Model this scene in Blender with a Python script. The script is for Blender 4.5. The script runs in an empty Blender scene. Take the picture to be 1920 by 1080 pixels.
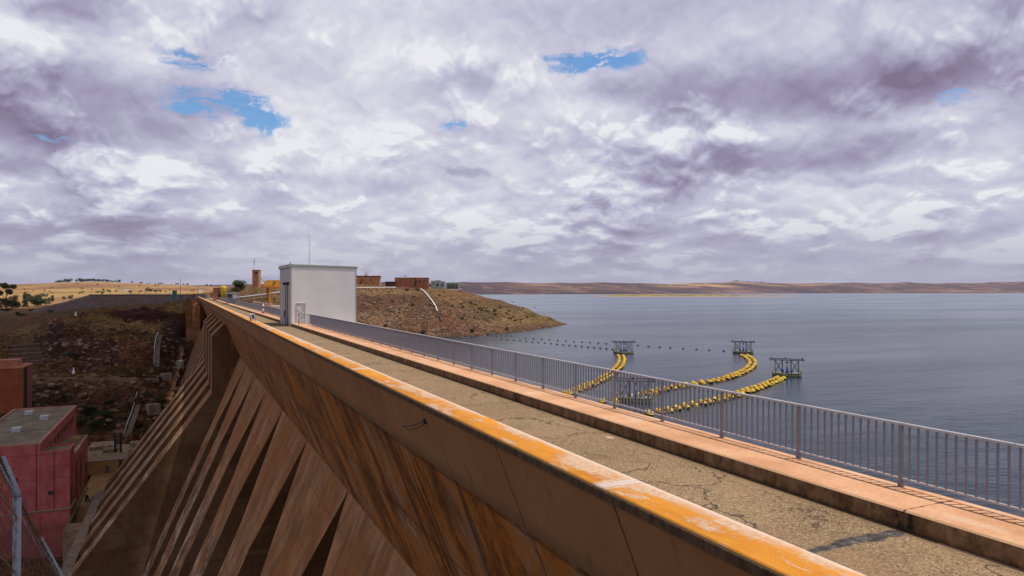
import bpy, bmesh, math, random
import numpy as np
from mathutils import Vector, Matrix
random.seed(7)
R_ = math.radians
scene = bpy.context.scene
COL = scene.collection

# ------------------------------------------------------------------ camera, sky, sun, exposure
YAW = math.atan(610/1300.0)
CF, SF = math.cos(YAW), math.sin(YAW)
FPX, HOR = 1300.0, 546.5
cam_d = bpy.data.cameras.new("camera"); cam = bpy.data.objects.new("camera", cam_d); COL.objects.link(cam)
cam.location = (0, 0, 0); cam.rotation_euler = (R_(90), 0, -YAW)
cam_d.sensor_width = 36; cam_d.lens = FPX/1920*36
cam_d.shift_y = (HOR-540)/1920
cam_d.clip_start = 0.1; cam_d.clip_end = 60000
scene.camera = cam
SUN_EL, SUN_AZ = R_(74), math.atan2(.906, -.42)          # azimuth from +Y towards +X
sd = bpy.data.lights.new("sun", 'SUN'); sd.energy = 4.3; sd.angle = R_(0.4); sd.color = (1, .93, .83)
sun = bpy.data.objects.new("sun", sd); COL.objects.link(sun)
svec = Vector((math.cos(SUN_EL)*math.sin(SUN_AZ), math.cos(SUN_EL)*math.cos(SUN_AZ), math.sin(SUN_EL)))
sun.rotation_euler = svec.to_track_quat('Z', 'Y').to_euler(); sun.location = svec*500
vs = scene.view_settings
scene.display_settings.display_device = 'sRGB'
vs.view_transform = 'Standard'; vs.look = 'None'; vs.gamma = 1; vs.exposure = 0.0; vs.use_curve_mapping = False
scene.cycles.max_bounces = 6; scene.cycles.diffuse_bounces = 3; scene.cycles.glossy_bounces = 3
scene.cycles.transparent_max_bounces = 8; scene.cycles.volume_bounces = 0
scene.cycles.use_denoising = True

def ray(u, v): 
    dx = (u-960)/FPX; dy = (v-HOR)/FPX
    return Vector((SF+CF*dx, CF-SF*dx, -dy))
def at(u, v, s): return ray(u, v)*s                     # point at depth s metres
def atz(u, v, z): r = ray(u, v); return r*(z/r.z)       # point at height z

# ------------------------------------------------------------------ node helper
class G:
    def __init__(s, tree): s.t = tree; s.n = tree.nodes; s.l = tree.links
    def new(s, typ, **kw):
        n = s.n.new(typ)
        for k, v in kw.items(): setattr(n, k, v)
        return n
    def put(s, sock, val):
        if val is None: return
        if isinstance(val, bpy.types.NodeSocket): s.l.new(val, sock)
        elif isinstance(val, (tuple, list)) and len(val) == 3 and sock.type == 'RGBA': sock.default_value = (*val, 1)
        else: sock.default_value = val
    def m(s, op, a, b=None, c=None, clamp=False):
        n = s.new('ShaderNodeMath', operation=op, use_clamp=clamp)
        for i, x in enumerate((a, b, c)): s.put(n.inputs[i], x)
        return n.outputs[0]
    def add(s, a, b): return s.m('ADD', a, b)
    def sub(s, a, b): return s.m('SUBTRACT', a, b)
    def mul(s, a, b): return s.m('MULTIPLY', a, b)
    def vm(s, op, a, b=None):
        n = s.new('ShaderNodeVectorMath', operation=op)
        s.put(n.inputs[0], a)
        if b is not None:
            if op == 'SCALE': s.put(n.inputs[3], b)
            else: s.put(n.inputs[1], b)
        return n.outputs['Value'] if op in ('LENGTH', 'DOT_PRODUCT', 'DISTANCE') else n.outputs[0]
    def sep(s, v): n = s.new('ShaderNodeSeparateXYZ'); s.put(n.inputs[0], v); return n.outputs
    def comb(s, x, y, z):
        n = s.new('ShaderNodeCombineXYZ')
        for i, q in enumerate((x, y, z)): s.put(n.inputs[i], q)
        return n.outputs[0]
    def noise(s, vec, scale=1, detail=4, rough=.55, dist=0, col=False):
        n = s.new('ShaderNodeTexNoise'); s.put(n.inputs['Vector'], vec); n.inputs['Scale'].default_value = scale
        n.inputs['Detail'].default_value = detail; n.inputs['Roughness'].default_value = rough; n.inputs['Distortion'].default_value = dist
        return n.outputs['Color' if col else 'Fac']
    def vor(s, vec, scale=1, feature='F1', out='Distance', rnd=1):
        n = s.new('ShaderNodeTexVoronoi', feature=feature); s.put(n.inputs['Vector'], vec); n.inputs['Scale'].default_value = scale
        n.inputs['Randomness'].default_value = rnd
        return n.outputs[out]
    def white(s, vec): n = s.new('ShaderNodeTexWhiteNoise'); s.put(n.inputs['Vector'], vec); return n.outputs['Value']
    def rng(s, x, a, b, c=0., d=1., smooth=True):
        n = s.new('ShaderNodeMapRange'); n.interpolation_type = 'SMOOTHSTEP' if smooth else 'LINEAR'
        for i, q in enumerate((x, a, b, c, d)): s.put(n.inputs[i], q)
        return n.outputs[0]
    def mix(s, f, a, b, blend='MIX'):
        n = s.new('ShaderNodeMix', data_type='RGBA', blend_type=blend)
        s.put(n.inputs[0], f); s.put(n.inputs[6], a); s.put(n.inputs[7], b)
        return n.outputs[2]
    def ramp(s, f, stops):
        n = s.new('ShaderNodeValToRGB'); s.put(n.inputs[0], f); e = n.color_ramp.elements
        while len(e) < len(stops): e.new(.5)
        for k, (p, c) in enumerate(stops): e[k].position = p; e[k].color = (*c, 1)
        return n.outputs[0]
    def pos(s): return s.new('ShaderNodeNewGeometry').outputs['Position']
    def obj(s): return s.new('ShaderNodeTexCoord').outputs['Object']
    def bump(s, h, strength=.3, dist=.02, nrm=None):
        n = s.new('ShaderNodeBump'); s.put(n.inputs['Height'], h); n.inputs['Strength'].default_value = strength
        n.inputs['Distance'].default_value = dist
        if nrm is not None: s.put(n.inputs['Normal'], nrm)
        return n.outputs[0]

def newmat(name):
    m = bpy.data.materials.new(name); m.use_nodes = True; m.node_tree.nodes.clear(); g = G(m.node_tree)
    out = g.new('ShaderNodeOutputMaterial'); b = g.new('ShaderNodeBsdfPrincipled'); g.l.new(b.outputs[0], out.inputs[0])
    return m, g, b
def finish(g, b, col, rough=.85, nrm=None, metal=0, spec=.3):
    g.put(b.inputs['Base Color'], col); g.put(b.inputs['Roughness'], rough); b.inputs['Metallic'].default_value = metal
    b.inputs['Specular IOR Level'].default_value = spec
    if nrm is not None: g.put(b.inputs['Normal'], nrm)
def hexa(c): return c
def pmat(name, c, var=.25, scale=2., rough=.8, metal=0, bump=.2, bd=.01, c2=None, detail=6, spec=.3):
    m, g, b = newmat(name); p = g.obj()
    n = g.noise(p, scale, detail, .6); n2 = g.noise(p, scale*9, 3, .6)
    c2 = c2 or tuple(x*(1-var) for x in c); c1 = tuple(min(1, x*(1+var*.6)) for x in c)
    f = g.rng(g.add(g.mul(n, .75), g.mul(n2, .25)), .35, .66)
    finish(g, b, g.mix(f, c2, c1), rough, g.bump(n2, bump, bd), metal, spec)
    return m

# ------------------------------------------------------------------ world: Nishita sky behind a broken cloud deck
w = bpy.data.worlds.new("World"); scene.world = w; w.use_nodes = True; w.node_tree.nodes.clear()
g = G(w.node_tree)
wo = g.new('ShaderNodeOutputWorld'); bg = g.new('ShaderNodeBackground'); g.l.new(bg.outputs[0], wo.inputs[0])
sky = g.new('ShaderNodeTexSky', sky_type='NISHITA', sun_disc=False); sky.sun_elevation = SUN_EL; sky.sun_rotation = SUN_AZ
sky.air_density = 1.2; sky.dust_density = .6; sky.ozone_density = 2.5
D = g.new('ShaderNodeTexCoord').outputs['Generated']
dx, dy, dz = g.sep(D)
zc = g.m('MAXIMUM', dz, 0.0)
hor = g.m('SQRT', g.add(g.mul(dx, dx), g.mul(dy, dy)))
az = g.m('ARCTAN2', dx, dy); el = g.m('DIVIDE', dz, g.m('MAXIMUM', hor, .001))
elp = g.m('MAXIMUM', el, 0.0)
hd = g.vm('SCALE', g.comb(dx, dy, 0), g.m('DIVIDE', 1.0, g.m('MAXIMUM', hor, .001)))
def plane(off): return g.vm('SCALE', hd, g.mul(g.m('POWER', g.add(elp, .075+off), -.42), 2.3))
def n2d(vec, scale, detail, rough=.55, col=False):
    n = g.new('ShaderNodeTexNoise', noise_dimensions='2D'); g.put(n.inputs['Vector'], vec); n.inputs['Scale'].default_value = scale
    n.inputs['Detail'].default_value = detail; n.inputs['Roughness'].default_value = rough
    return n.outputs['Color' if col else 'Fac']
def v2d(vec, scale, det):
    n = g.new('ShaderNodeTexVoronoi', feature='F1', voronoi_dimensions='2D'); g.put(n.inputs['Vector'], vec); n.inputs['Scale'].default_value = scale
    n.inputs['Detail'].default_value = det; n.inputs['Roughness'].default_value = .55; n.inputs['Lacunarity'].default_value = 2.15; n.normalize = True
    return g.sub(1, n.outputs['Distance'])
P0 = plane(0); P1 = plane(.010); P2 = plane(.034)
wrp = g.vm('SCALE', g.vm('SUBTRACT', n2d(P0, 1.1, 4, .6, True), (.5, .5, .5)), .36)
Q0, Q1, Q2 = (g.vm('ADD', P, wrp) for P in (P0, P1, P2))
def dens(Q, k=0): return g.add(g.mul(n2d(Q, .95, 8-k, .57), .70), g.mul(g.sub(v2d(Q, 2.4, 3-k), .25), .42))
d0, d1, d2 = dens(Q0), dens(Q1), dens(Q2, 2)
big = n2d(P0, .42, 2)
fine = n2d(Q0, 5.0, 5, .62)
# the named masses, in ragged angular coordinates: bright heads over flat mauve bases
ang = g.comb(az, el, 0)
rag = g.vm('SUBTRACT', n2d(ang, 9, 6, .62, True), (.5, .5, .5))
A2 = g.vm('ADD', ang, g.vm('MULTIPLY', rag, (.095, .045, 0)))
def loc_(u, v, su, sv):
    t = (u-960)/FPX; a0 = YAW+math.atan(t); e0 = (HOR-v)/FPX*math.cos(math.atan(t))
    return g.vm('MULTIPLY', g.vm('SUBTRACT', A2, (a0, e0, 0)), (FPX/su, FPX/sv, 0))
def blob(u, v, su, sv, k=1.0): return g.mul(g.rng(g.vm('LENGTH', loc_(u, v, su, sv)), 1.4, .3), k)
sums = [None, None]
def mass(u, v, su, sv, kd, kl):
    q = loc_(u, v, su, sv); l = g.vm('LENGTH', q); y = g.sep(q)[1]; b = g.rng(l, 1.22, .62)
    dk = g.mul(g.mul(b, g.rng(y, .55, -.30)), kd); lt = g.mul(g.mul(b, g.rng(y, .0, .62)), kl)
    sums[0] = dk if sums[0] is None else g.add(sums[0], dk); sums[1] = lt if sums[1] is None else g.add(sums[1], lt)
for a in ((1470, 135, 330, 105, 1.45, .25), (1425, 272, 290, 64, 1.2, 1.3), (150, 160, 230, 115, 1.1, 1.2), (885, 128, 72, 48, .6, .2), (420, 308, 95, 32, .5, .6), (890, 318, 42, 15, .6, .2), (140, 415, 230, 52, .75, .1), (1110, 235, 150, 60, .25, .9), (1830, 110, 150, 60, .4, .6), (690, 345, 120, 40, .35, .5), (1330, 415, 240, 40, .2, .5), (1590, 335, 90, 16, .4, .2), (20, 300, 70, 30, .5, .2)): mass(*a)
dark, light = sums
dark = g.add(dark, blob(1000, 45, 360, 60, .35))
hole = None
for a in ((410, 195, 80, 30, 1.15), (370, 105, 55, 22, .95), (500, 228, 60, 24, .75), (1110, 112, 92, 26, 1.1), (850, 226, 28, 14, .9), (1800, 180, 34, 15, .75), (110, 258, 42, 9, .65), (1215, 346, 45, 7, .5)):
    b_ = blob(*a); hole = b_ if hole is None else g.add(hole, b_)
wisp = g.rng(n2d(g.vm('MULTIPLY', A2, (1, 2.2, 1)), 24, 6, .66), .40, .60)
emb = g.add(g.mul(g.sub(d0, d1), 2.3), g.mul(g.sub(d0, d2), 1.5))
edge = g.rng(d0, .50, .60)
shade = g.add(.725, g.mul(emb, g.add(.45, g.mul(edge, .75))))
shade = g.add(shade, g.mul(g.sub(d0, .55), -.35))
shade = g.add(shade, g.mul(g.sub(big, .5), -.45))
shade = g.add(shade, g.mul(g.sub(fine, .5), .20))
shade = g.sub(shade, g.mul(dark, .35))
shade = g.add(shade, g.mul(light, .17))
cc = g.ramp(shade, [(0, (.20, .165, .265)), (.22, (.265, .23, .355)), (.45, (.375, .352, .50)), (.66, (.515, .505, .655)), (.86, (.685, .680, .770)), (1, (.83, .83, .88))])
thin = g.rng(g.sub(g.add(g.mul(d0, .7), .33), g.mul(hole, g.add(.04, g.add(g.mul(wisp, .42), g.mul(g.sub(1, d0), .30))))),   .14, .62)
base = g.mix(thin, g.vm('SCALE', g.vm('MULTIPLY', sky.outputs[0], (.62, .86, 1.08)), .12), cc)
hz = g.rng(el, .13, -.005, 0, .85)
base = g.mix(hz, base, (.385, .378, .495))
low = g.rng(dz, -.02, 0, 0, 1)
base = g.mix(low, (.16, .12, .09), base)
g.put(bg.inputs[0], base); bg.inputs[1].default_value = 1.0

# ------------------------------------------------------------------ mesh helpers
class MB:
    def __init__(s): s.v = []; s.f = []; s.mi = []; s.sm = []
    def face(s, idx, mi=0, sm=False): s.f.append(tuple(idx)); s.mi.append(mi); s.sm.append(sm)
    def poly(s, pts, mi=0): 
        b = len(s.v); s.v += [tuple(p) for p in pts]; s.face(range(b, b+len(pts)), mi)
    def box(s, lo, hi, mi=0, M=None):
        b = len(s.v); x0, y0, z0 = lo; x1, y1, z1 = hi
        P = [(x0,y0,z0),(x1,y0,z0),(x1,y1,z0),(x0,y1,z0),(x0,y0,z1),(x1,y0,z1),(x1,y1,z1),(x0,y1,z1)]
        if M is not None: P = [tuple(M @ Vector(p)) for p in P]
        s.v += P
        for q in ((0,3,2,1),(4,5,6,7),(0,1,5,4),(1,2,6,5),(2,3,7,6),(3,0,4,7)): s.face([b+i for i in q], mi)
    def prism(s, pts, y0, y1, mi=0, mis=None, cap=True):   # (x,z) outline extruded along Y
        n = len(pts); b = len(s.v)
        s.v += [(x, y0, z) for x, z in pts]+[(x, y1, z) for x, z in pts]
        for i in range(n):
            j = (i+1) % n; s.face((b+i, b+n+i, b+n+j, b+j), mis[i] if mis else mi)
        if cap: s.face([b+i for i in range(n)], mi); s.face([b+n+i for i in reversed(range(n))], mi)
    def tube(s, pts, r, seg=8, mi=0, cap=True, r2=None):
        pts = [Vector(p) for p in pts]; n = len(pts); b = len(s.v)
        prev = None
        for i, p in enumerate(pts):
            d = (pts[min(i+1, n-1)]-pts[max(i-1, 0)]).normalized()
            if prev is None: a = d.orthogonal().normalized()
            else: a = (prev-d*prev.dot(d)).normalized()
            prev = a; c = d.cross(a)
            rr = r if r2 is None else r+(r2-r)*i/(n-1)
            for k in range(seg):
                t = 2*math.pi*k/seg; s.v.append(tuple(p+(a*math.cos(t)+c*math.sin(t))*rr))
        for i in range(n-1):
            for k in range(seg):
                k2 = (k+1) % seg
                s.face((b+i*seg+k, b+i*seg+k2, b+(i+1)*seg+k2, b+(i+1)*seg+k), mi, True)
        if cap: s.face([b+k for k in reversed(range(seg))], mi); s.face([b+(n-1)*seg+k for k in range(seg)], mi)
    def lathe(s, c, prof, seg=16, mi=0, sm=True, sx=1, sy=1):
        b = len(s.v); c = Vector(c)
        for r, z in prof:
            for k in range(seg):
                t = 2*math.pi*k/seg; s.v.append((c.x+r*math.cos(t)*sx, c.y+r*math.sin(t)*sy, c.z+z))
        for i in range(len(prof)-1):
            for k in range(seg):
                k2 = (k+1) % seg; s.face((b+i*seg+k, b+i*seg+k2, b+(i+1)*seg+k2, b+(i+1)*seg+k), mi, sm)
        s.face([b+k for k in reversed(range(seg))], mi); s.face([b+(len(prof)-1)*seg+k for k in range(seg)], mi)
    def build(s, name, mats, parent=None, bevel=0, loc=None):
        me = bpy.data.meshes.new(name)
        off = Vector(loc) if loc is not None else (Vector(parent['o_']) if parent is not None and 'o_' in parent else Vector((0,0,0)))
        me.from_pydata([tuple(Vector(p)-off) for p in s.v], [], s.f)
        for m in (mats if isinstance(mats, (list, tuple)) else [mats]): me.materials.append(m)
        me.polygons.foreach_set('material_index', s.mi); me.polygons.foreach_set('use_smooth', s.sm)
        me.update()
        o = bpy.data.objects.new(name, me); COL.objects.link(o)
        if parent is not None: o.parent = parent; o['o_'] = off
        elif loc is not None: o.location = loc
        if parent is not None: o['o_'] = (0.0, 0.0, 0.0); o['o_'] = tuple(off)
        if bevel:
            b = o.modifiers.new('bevel', 'BEVEL'); b.width = bevel; b.segments = 2; b.limit_method = 'ANGLE'
        return o
def tag(o, label=None, cat=None, group=None, kind=None):
    for k, v in (('label', label), ('category', cat), ('group', group), ('kind', kind)):
        if v: o[k] = v
    return o
def thing(name, label, cat, loc, group=None):
    o = bpy.data.objects.new(name, None); COL.objects.link(o); o.location = loc; o['o_'] = tuple(loc)
    o.empty_display_size = .5
    return tag(o, label, cat, group)
def child(par, name, mats, fn, bevel=0):
    m = MB(); fn(m); return m.build(name, mats, par, bevel)
def copy_tree(o, parent=None):
    c = o.copy(); COL.objects.link(c); c.parent = parent
    for ch in list(o.children): copy_tree(ch, c)
    return c

# ------------------------------------------------------------------ terrain heights
cp = []
def C(u, v, s): p = at(u, v, s); cp.append((p.x, p.y, p.z))
def Cz(u, s, z): p = at(u, HOR, s); cp.append((p.x, p.y, z))
for X, Y in ((-80,60),(-40,60),(-5,60),(8,60),(-90,120),(-40,120),(0,120),(-90,180),(-60,180),(-30,180),(-10,180),(-30,205),(-12,205),(0,160),(2,200)): cp.append((X, Y, -57))
for X, Y, z in ((-60,215,-50),(-90,215,-46),(-25,225,-49),(-12,225,-49),(0,240,-50),(-15,245,-45),(-28,246,-45),(4,270,-44),(6,300,-36)): cp.append((X, Y, z))
for a in ((150,803,222),(215,812,220),(262,826,216),(300,800,232),(180,772,234),(110,765,236),(40,785,222),(0,800,215),(250,770,238),(300,740,255),
    (60,716,250),(150,716,250),(250,716,254),(330,700,270),(60,704,259),(150,703,261),(250,703,263),(320,695,276),(0,716,250),(0,704,258),
    (150,692,264),(205,692,265),(110,690,264),(115,655,272),(150,648,274),(200,640,280),(250,642,280),(300,640,292),(330,650,300),(110,603,296),(150,594,308),(200,590,320),(250,610,310),(300,615,318),
    (92,640,300),(88,600,350),(60,622,360),(30,628,360),(0,622,360),(0,685,272),(50,685,272),(80,688,270),(50,650,310),(0,650,310),
    (240,603,328),(285,604,330),(300,602,334),(210,581,337),(262,579,338),(300,577,341),(262,577,352),(330,571,362),(346,592,338),(320,570,355),(349,604,338),(352,640,330),
    (0,590,480),(60,590,480),(100,587,440),(150,583,430),(0,575,600),(50,575,600),(100,577,560),(200,580,440),(320,576,430),
    (0,560,950),(100,558,950),(200,555,950),(300,553,900),(400,551,900),(0,547,1500),(100,545,1500),(200,541,1600),(300,544,1500),(400,547,1500),(450,548,1500),
    (0,535,2600),(80,533,2500),(130,530,2350),(180,528,2300),(240,531,2400),(320,535,2600),(400,538,2600),(450,540,2600),
    (400,534,6000),(330,535,6500),(250,535,7000),(100,535,6000),(0,533,5000),(460,533,6000)): C(*a)
for a in ((180,3300,10),(80,3300,10),(300,3500,5),(420,3500,0),(0,3300,5),(-300,3000,10),(-300,900,-10),(-300,400,-30),(-300,250,-40),(-300,120,-50),(-800,300,-20),(-800,1500,0),(-800,5000,40)): Cz(*a)
for a in ((370,557,345),(400,557,345),(425,556,330),(440,553,318),(470,546,310),(480,539,330),(520,539,330),(500,560,270),(470,566,285),(540,575,262),(540,545,310),
    (668,541,335),(668,600,290),(700,626,294),(780,633,300),(780,590,322),(780,546,368),(760,538,392),(690,534,382),(640,533,382),(600,535,380),(560,538,350),(830,540,398),(868,547,412),(900,553,416),(900,590,352),(900,630.5,311),(850,632,304),(840,580,340),
    (940,564,425),(940,600,357),(985,577.5,432),(990,600,388),(990,621,349),(1030,594,432),(1030,613,382),(1067,607,430),(720,580,320),(720,550,350),(600,600,280),(600,560,310)): C(*a)
for a in ((700,520,-6),(620,520,-2),(560,520,0),(800,490,-22),(900,475,-29),(985,470,-29),(1030,465,-29),(1085,432,-28),(1110,400,-30),(1062,372,-29),(1000,325,-29),(900,288,-30),(780,277,-30),(660,262,-29),(560,244,-28),(500,235,-27),(470,240,-22),
    (1200,300,-35),(1500,300,-35),(1900,300,-35),(1200,100,-57),(1900,100,-57),(1200,700,-40),(1900,700,-40),(900,700,-40),(1200,1500,-40),(1500,1500,-40),(1900,1500,-40),(900,1500,-40),(1900,4000,-40),(1500,4000,-40),(1200,3500,-40),(950,3500,-40),(2400,300,-35),(2400,4000,-40),(700,1500,-30),(700,3500,-30),(600,60,-57),(600,150,-57),(800,180,-57)): Cz(*a)
SH = [(560,4300),(700,4400),(930,4750),(1100,5300),(1300,6500),(1500,7600),(1700,8300),(1920,8800),(2400,8800)]
for u, s in SH: Cz(u, s-350, -32); Cz(u, s, -20); Cz(u, s+300, 4 if u < 1700 else 8)
def shore(u): return np.interp(u, [a for a, b in SH], [b for a, b in SH])
for u, v in ((560,532),(620,530),(700,529),(780,530),(870,528.5),(950,528.5),(1050,529),(1130,528.5),(1200,529.5),(1245,532),(1300,530),(1380,527.5),(1440,530),(1480,531.5),(1540,530),(1600,528.5),(1700,528.5),(1790,530),(1860,529.5),(1920,528),(2000,528),(2400,528)): 
    C(u, v, shore(u)+2600); Cz(u, shore(u)+5200, -10)
for u, v in ((900,541),(1050,541),(1130,538),(1245,541),(1330,537),(1400,540),(1500,538),(1650,538),(1800,540),(1900,538)): C(u, v, shore(u)+1100)
cp = np.array(cp)
def warp_xy(X, Y): return np.arctan2(X, Y)*3.2, np.log(np.hypot(X, Y))
ca, cl = warp_xy(cp[:,0], cp[:,1])
n_ = len(cp)
Dm = np.hypot(ca[:,None]-ca[None], cl[:,None]-cl[None])
A_ = np.zeros((n_+3, n_+3)); A_[:n_,:n_] = Dm - np.eye(n_)*.0015; A_[:n_,n_] = 1; A_[:n_,n_+1] = ca; A_[:n_,n_+2] = cl; A_[n_:,:n_] = A_[:n_,n_:].T
sol = np.linalg.solve(A_, np.concatenate([cp[:,2], np.zeros(3)]))
def hash2(ix, iy, seed):
    h = (ix.astype(np.int64)*374761393 + iy.astype(np.int64)*668265263 + seed*974711) & 0x7fffffff
    h = ((h ^ (h >> 13))*1274126177) & 0x7fffffff
    return ((h ^ (h >> 16)) & 0xffff)/65535.0
def vnoise(x, y, seed=0):
    ix = np.floor(x); iy = np.floor(y); fx = x-ix; fy = y-iy; fx = fx*fx*(3-2*fx); fy = fy*fy*(3-2*fy)
    a = hash2(ix, iy, seed); b = hash2(ix+1, iy, seed); c = hash2(ix, iy+1, seed); d = hash2(ix+1, iy+1, seed)
    return (a*(1-fx)+b*fx)*(1-fy)+(c*(1-fx)+d*fx)*fy
def fbm(x, y, oct=5, seed=0, rough=.55):
    s = np.zeros_like(x, dtype=float); a = 1.; t = 0
    for k in range(oct): s += a*vnoise(x*2**k+k*17.3, y*2**k-k*9.1, seed+k); t += a; a *= rough
    return s/t-.5
def rawz(X, Y):
    X = np.atleast_1d(np.asarray(X, float)); Y = np.atleast_1d(np.asarray(Y, float)); out = np.empty_like(X)
    a, l = warp_xy(X, Y)
    for i in range(0, len(X), 20000):
        j = slice(i, i+20000)
        out[j] = np.hypot(a[j,None]-ca[None], l[j,None]-cl[None]) @ sol[:n_] + sol[n_]+sol[n_+1]*a[j]+sol[n_+2]*l[j]
    return out
def height(X, Y):
    X = np.atleast_1d(np.asarray(X, float)); Y = np.atleast_1d(np.asarray(Y, float))
    z = rawz(X, Y); r = np.hypot(X, Y); s = X*SF+Y*CF
    left = X < 14
    amp = np.interp(r, [0,150,260,420,700,2000,9000], [0,.5,3.4,2.6,3.,8,26])
    amp = np.where((~left) & (r < 700), 2.4, amp)
    sc = np.interp(r, [0,150,450,900,3000,9000], [9,9,13,40,160,500])
    f = fbm(X/22, Y/22, 5, 3) if False else 0
    # octave set chosen by distance band, blended
    b1 = fbm(X/14, Y/14, 5, 3); b2 = fbm(X/120, Y/120, 5, 11); b3 = fbm(X/700, Y/700, 5, 23)
    w1 = np.interp(r, [500, 900], [1, 0]); w3 = np.interp(r, [1500, 3500], [0, 1]); w2 = np.clip(1-w1-w3, 0, 1)
    nz = (b1*w1+b2*w2+b3*w3)*amp
    # rocky ledges on the near hillside
    rock = np.interp(s, [205,225,300,345,380], [0,1,1,.7,0])*left
    led = np.abs(fbm(X/9, (Y+z*1.5)/6, 4, 41))*2
    nz += rock*(led-.35)*4.2
    # keep the lake side of the shore quiet so the waterline stays put
    nz += np.where((~left) & (r < 700) & (z > -18.5) & (z < 0), fbm((960+FPX*(X*CF-Y*SF)/np.maximum(s, 1))/13, z/14, 4, 77)*1.5*np.clip((-z-3)/5, 0, 1)*np.clip((940-(960+FPX*(X*CF-Y*SF)/np.maximum(s, 1)))/60, .2, 1), 0)
    lake = (~left) & (z < -17.5)
    nz = np.where(lake, nz*np.clip((z+21)/-6, .15, 1)*0.4, nz)
    z = z+nz
    # steep abutment in front of the camera
    near = -(2.2+np.maximum(0, r-1.2)*1.05)
    z = np.where(r < 62, np.maximum(near, -57.5), z)
    # the dam's own footprint stays below its foot
    return z
def hz1(x, y): return float(height([x], [y])[0])

# ------------------------------------------------------------------ ground sheet (one sheet, reaching the horizon)
azs = np.concatenate([np.linspace(-75, -17, 24, endpoint=False), np.linspace(-17, 66, 640, endpoint=False), np.linspace(66, 115, 20)])*math.pi/180
rs = np.concatenate([np.geomspace(1.0, 150, 46, endpoint=False), np.geomspace(150, 560, 300, endpoint=False), np.geomspace(560, 15000, 240)])
AZ, RR = np.meshgrid(azs, rs); GX = (RR*np.sin(AZ)).ravel(); GY = (RR*np.cos(AZ)).ravel(); GZ = height(GX, GY)
na, nr = len(azs), len(rs)
me = bpy.data.meshes.new('ground')
idx = np.arange(na*nr).reshape(nr, na)
quads = np.stack([idx[:-1,:-1], idx[:-1,1:], idx[1:,1:], idx[1:,:-1]], -1).reshape(-1, 4)[:, ::-1]
me.vertices.add(na*nr); me.vertices.foreach_set('co', np.stack([GX, GY, GZ], -1).ravel().astype(np.float32))
me.loops.add(quads.size); me.loops.foreach_set('vertex_index', quads.ravel().astype(np.int32))
me.polygons.add(len(quads)); me.polygons.foreach_set('loop_start', np.arange(0, quads.size, 4, dtype=np.int32)); me.polygons.foreach_set('loop_total', np.full(len(quads), 4, np.int32))
me.polygons.foreach_set('use_smooth', np.ones(len(quads), bool)); me.update(); me.validate()
# what the ground is made of, place by place; far hills carry painted cloud shade
Zg = GZ.reshape(nr, na); Xg = GX.reshape(nr, na); Yg = GY.reshape(nr, na)
dzr = np.gradient(Zg, axis=0)/np.maximum(np.gradient(RR, axis=0), .01); dza = np.gradient(Zg, axis=1)/np.maximum(np.gradient(AZ, axis=1)*RR, .01)
slope = np.hypot(dzr, dza).ravel(); S = GX*SF+GY*CF; U = 960+FPX*(GX*CF-GY*SF)/np.maximum(S, 1)
r_ = np.hypot(GX, GY)
def L(x, a, b): t = np.clip((x-a)/(b-a), 0, 1); return t*t*(3-2*t)
def mixc(c, t, d): return c*(1-t[:,None])+np.array(d)[None]*t[:,None]
grass = np.array([.118, .068, .020]); 
col = np.tile(grass, (len(GX), 1))
n1 = fbm(GX/26, GY/26, 5, 61); n2 = fbm(GX/7, GY/7, 4, 71); n3 = fbm(GX/260, GY/200, 5, 81); n4 = fbm(GX/900, GY/500, 5, 91)
col = mixc(col, L(n1+n2*.6, .0, .22), (0.124, 0.054, 0.023))          # bare red earth
col = mixc(col, L(slope+n2*.8, .55, 1.0), (0.078, 0.038, 0.025))       # rock
col = mixc(col, L(n1-n2, .12, .3)*.8, (0.061, 0.049, 0.014))          # greener scrub
Vv = HOR-FPX*GZ/np.maximum(S, 1)
def region(u, v, su, sv, s0, s1, c, k=.9):
    global col
    d = np.hypot((U-u)/su, (Vv-v)/sv)+(n2+n1*.6)*1.1
    col = mixc(col, (1-L(d, .75, 1.1))*L(S, s0-4, s0)*(1-L(S, s1, s1+4))*k, c)
region(235, 612, 75, 13, 300, 334, (0.209, 0.128, 0.039)); region(60, 622, 45, 16, 320, 400, (0.155, 0.102, 0.028)); region(140, 600, 50, 8, 290, 330, (0.162, 0.105, 0.034)); region(332, 578, 24, 10, 325, 372, (0.189, 0.118, 0.039)); region(40, 680, 46, 12, 262, 300, (0.142, 0.090, 0.028), .7)
region(245, 662, 48, 26, 265, 312, (0.142, 0.059, 0.023)); region(165, 735, 75, 20, 228, 262, (0.142, 0.070, 0.034)); region(275, 770, 30, 28, 210, 262, (0.132, 0.061, 0.025), .8)
region(103, 630, 17, 42, 262, 330, (0.041, 0.018, 0.013), 1); region(182, 664, 52, 30, 256, 300, (0.062, 0.031, 0.023)); region(150, 640, 40, 22, 262, 300, (0.068, 0.033, 0.023), .8)
region(255, 591, 62, 15, 328, 346, (0.049, 0.013, 0.008), 1); region(328, 598, 26, 12, 318, 350, (0.049, 0.023, 0.017)); region(336, 655, 30, 60, 262, 345, (0.054, 0.028, 0.021)); region(90, 748, 62, 30, 215, 250, (0.057, 0.031, 0.020)); region(185, 782, 44, 32, 205, 245, (0.041, 0.026, 0.014), .8); region(300, 735, 34, 20, 225, 270, (0.074, 0.036, 0.024))
bench = L(S, 250, 253)*(1-L(S, 258, 262))*(GX < 2)*(U > 30); col = mixc(col, bench*.85, (0.169, 0.100, 0.048))
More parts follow.
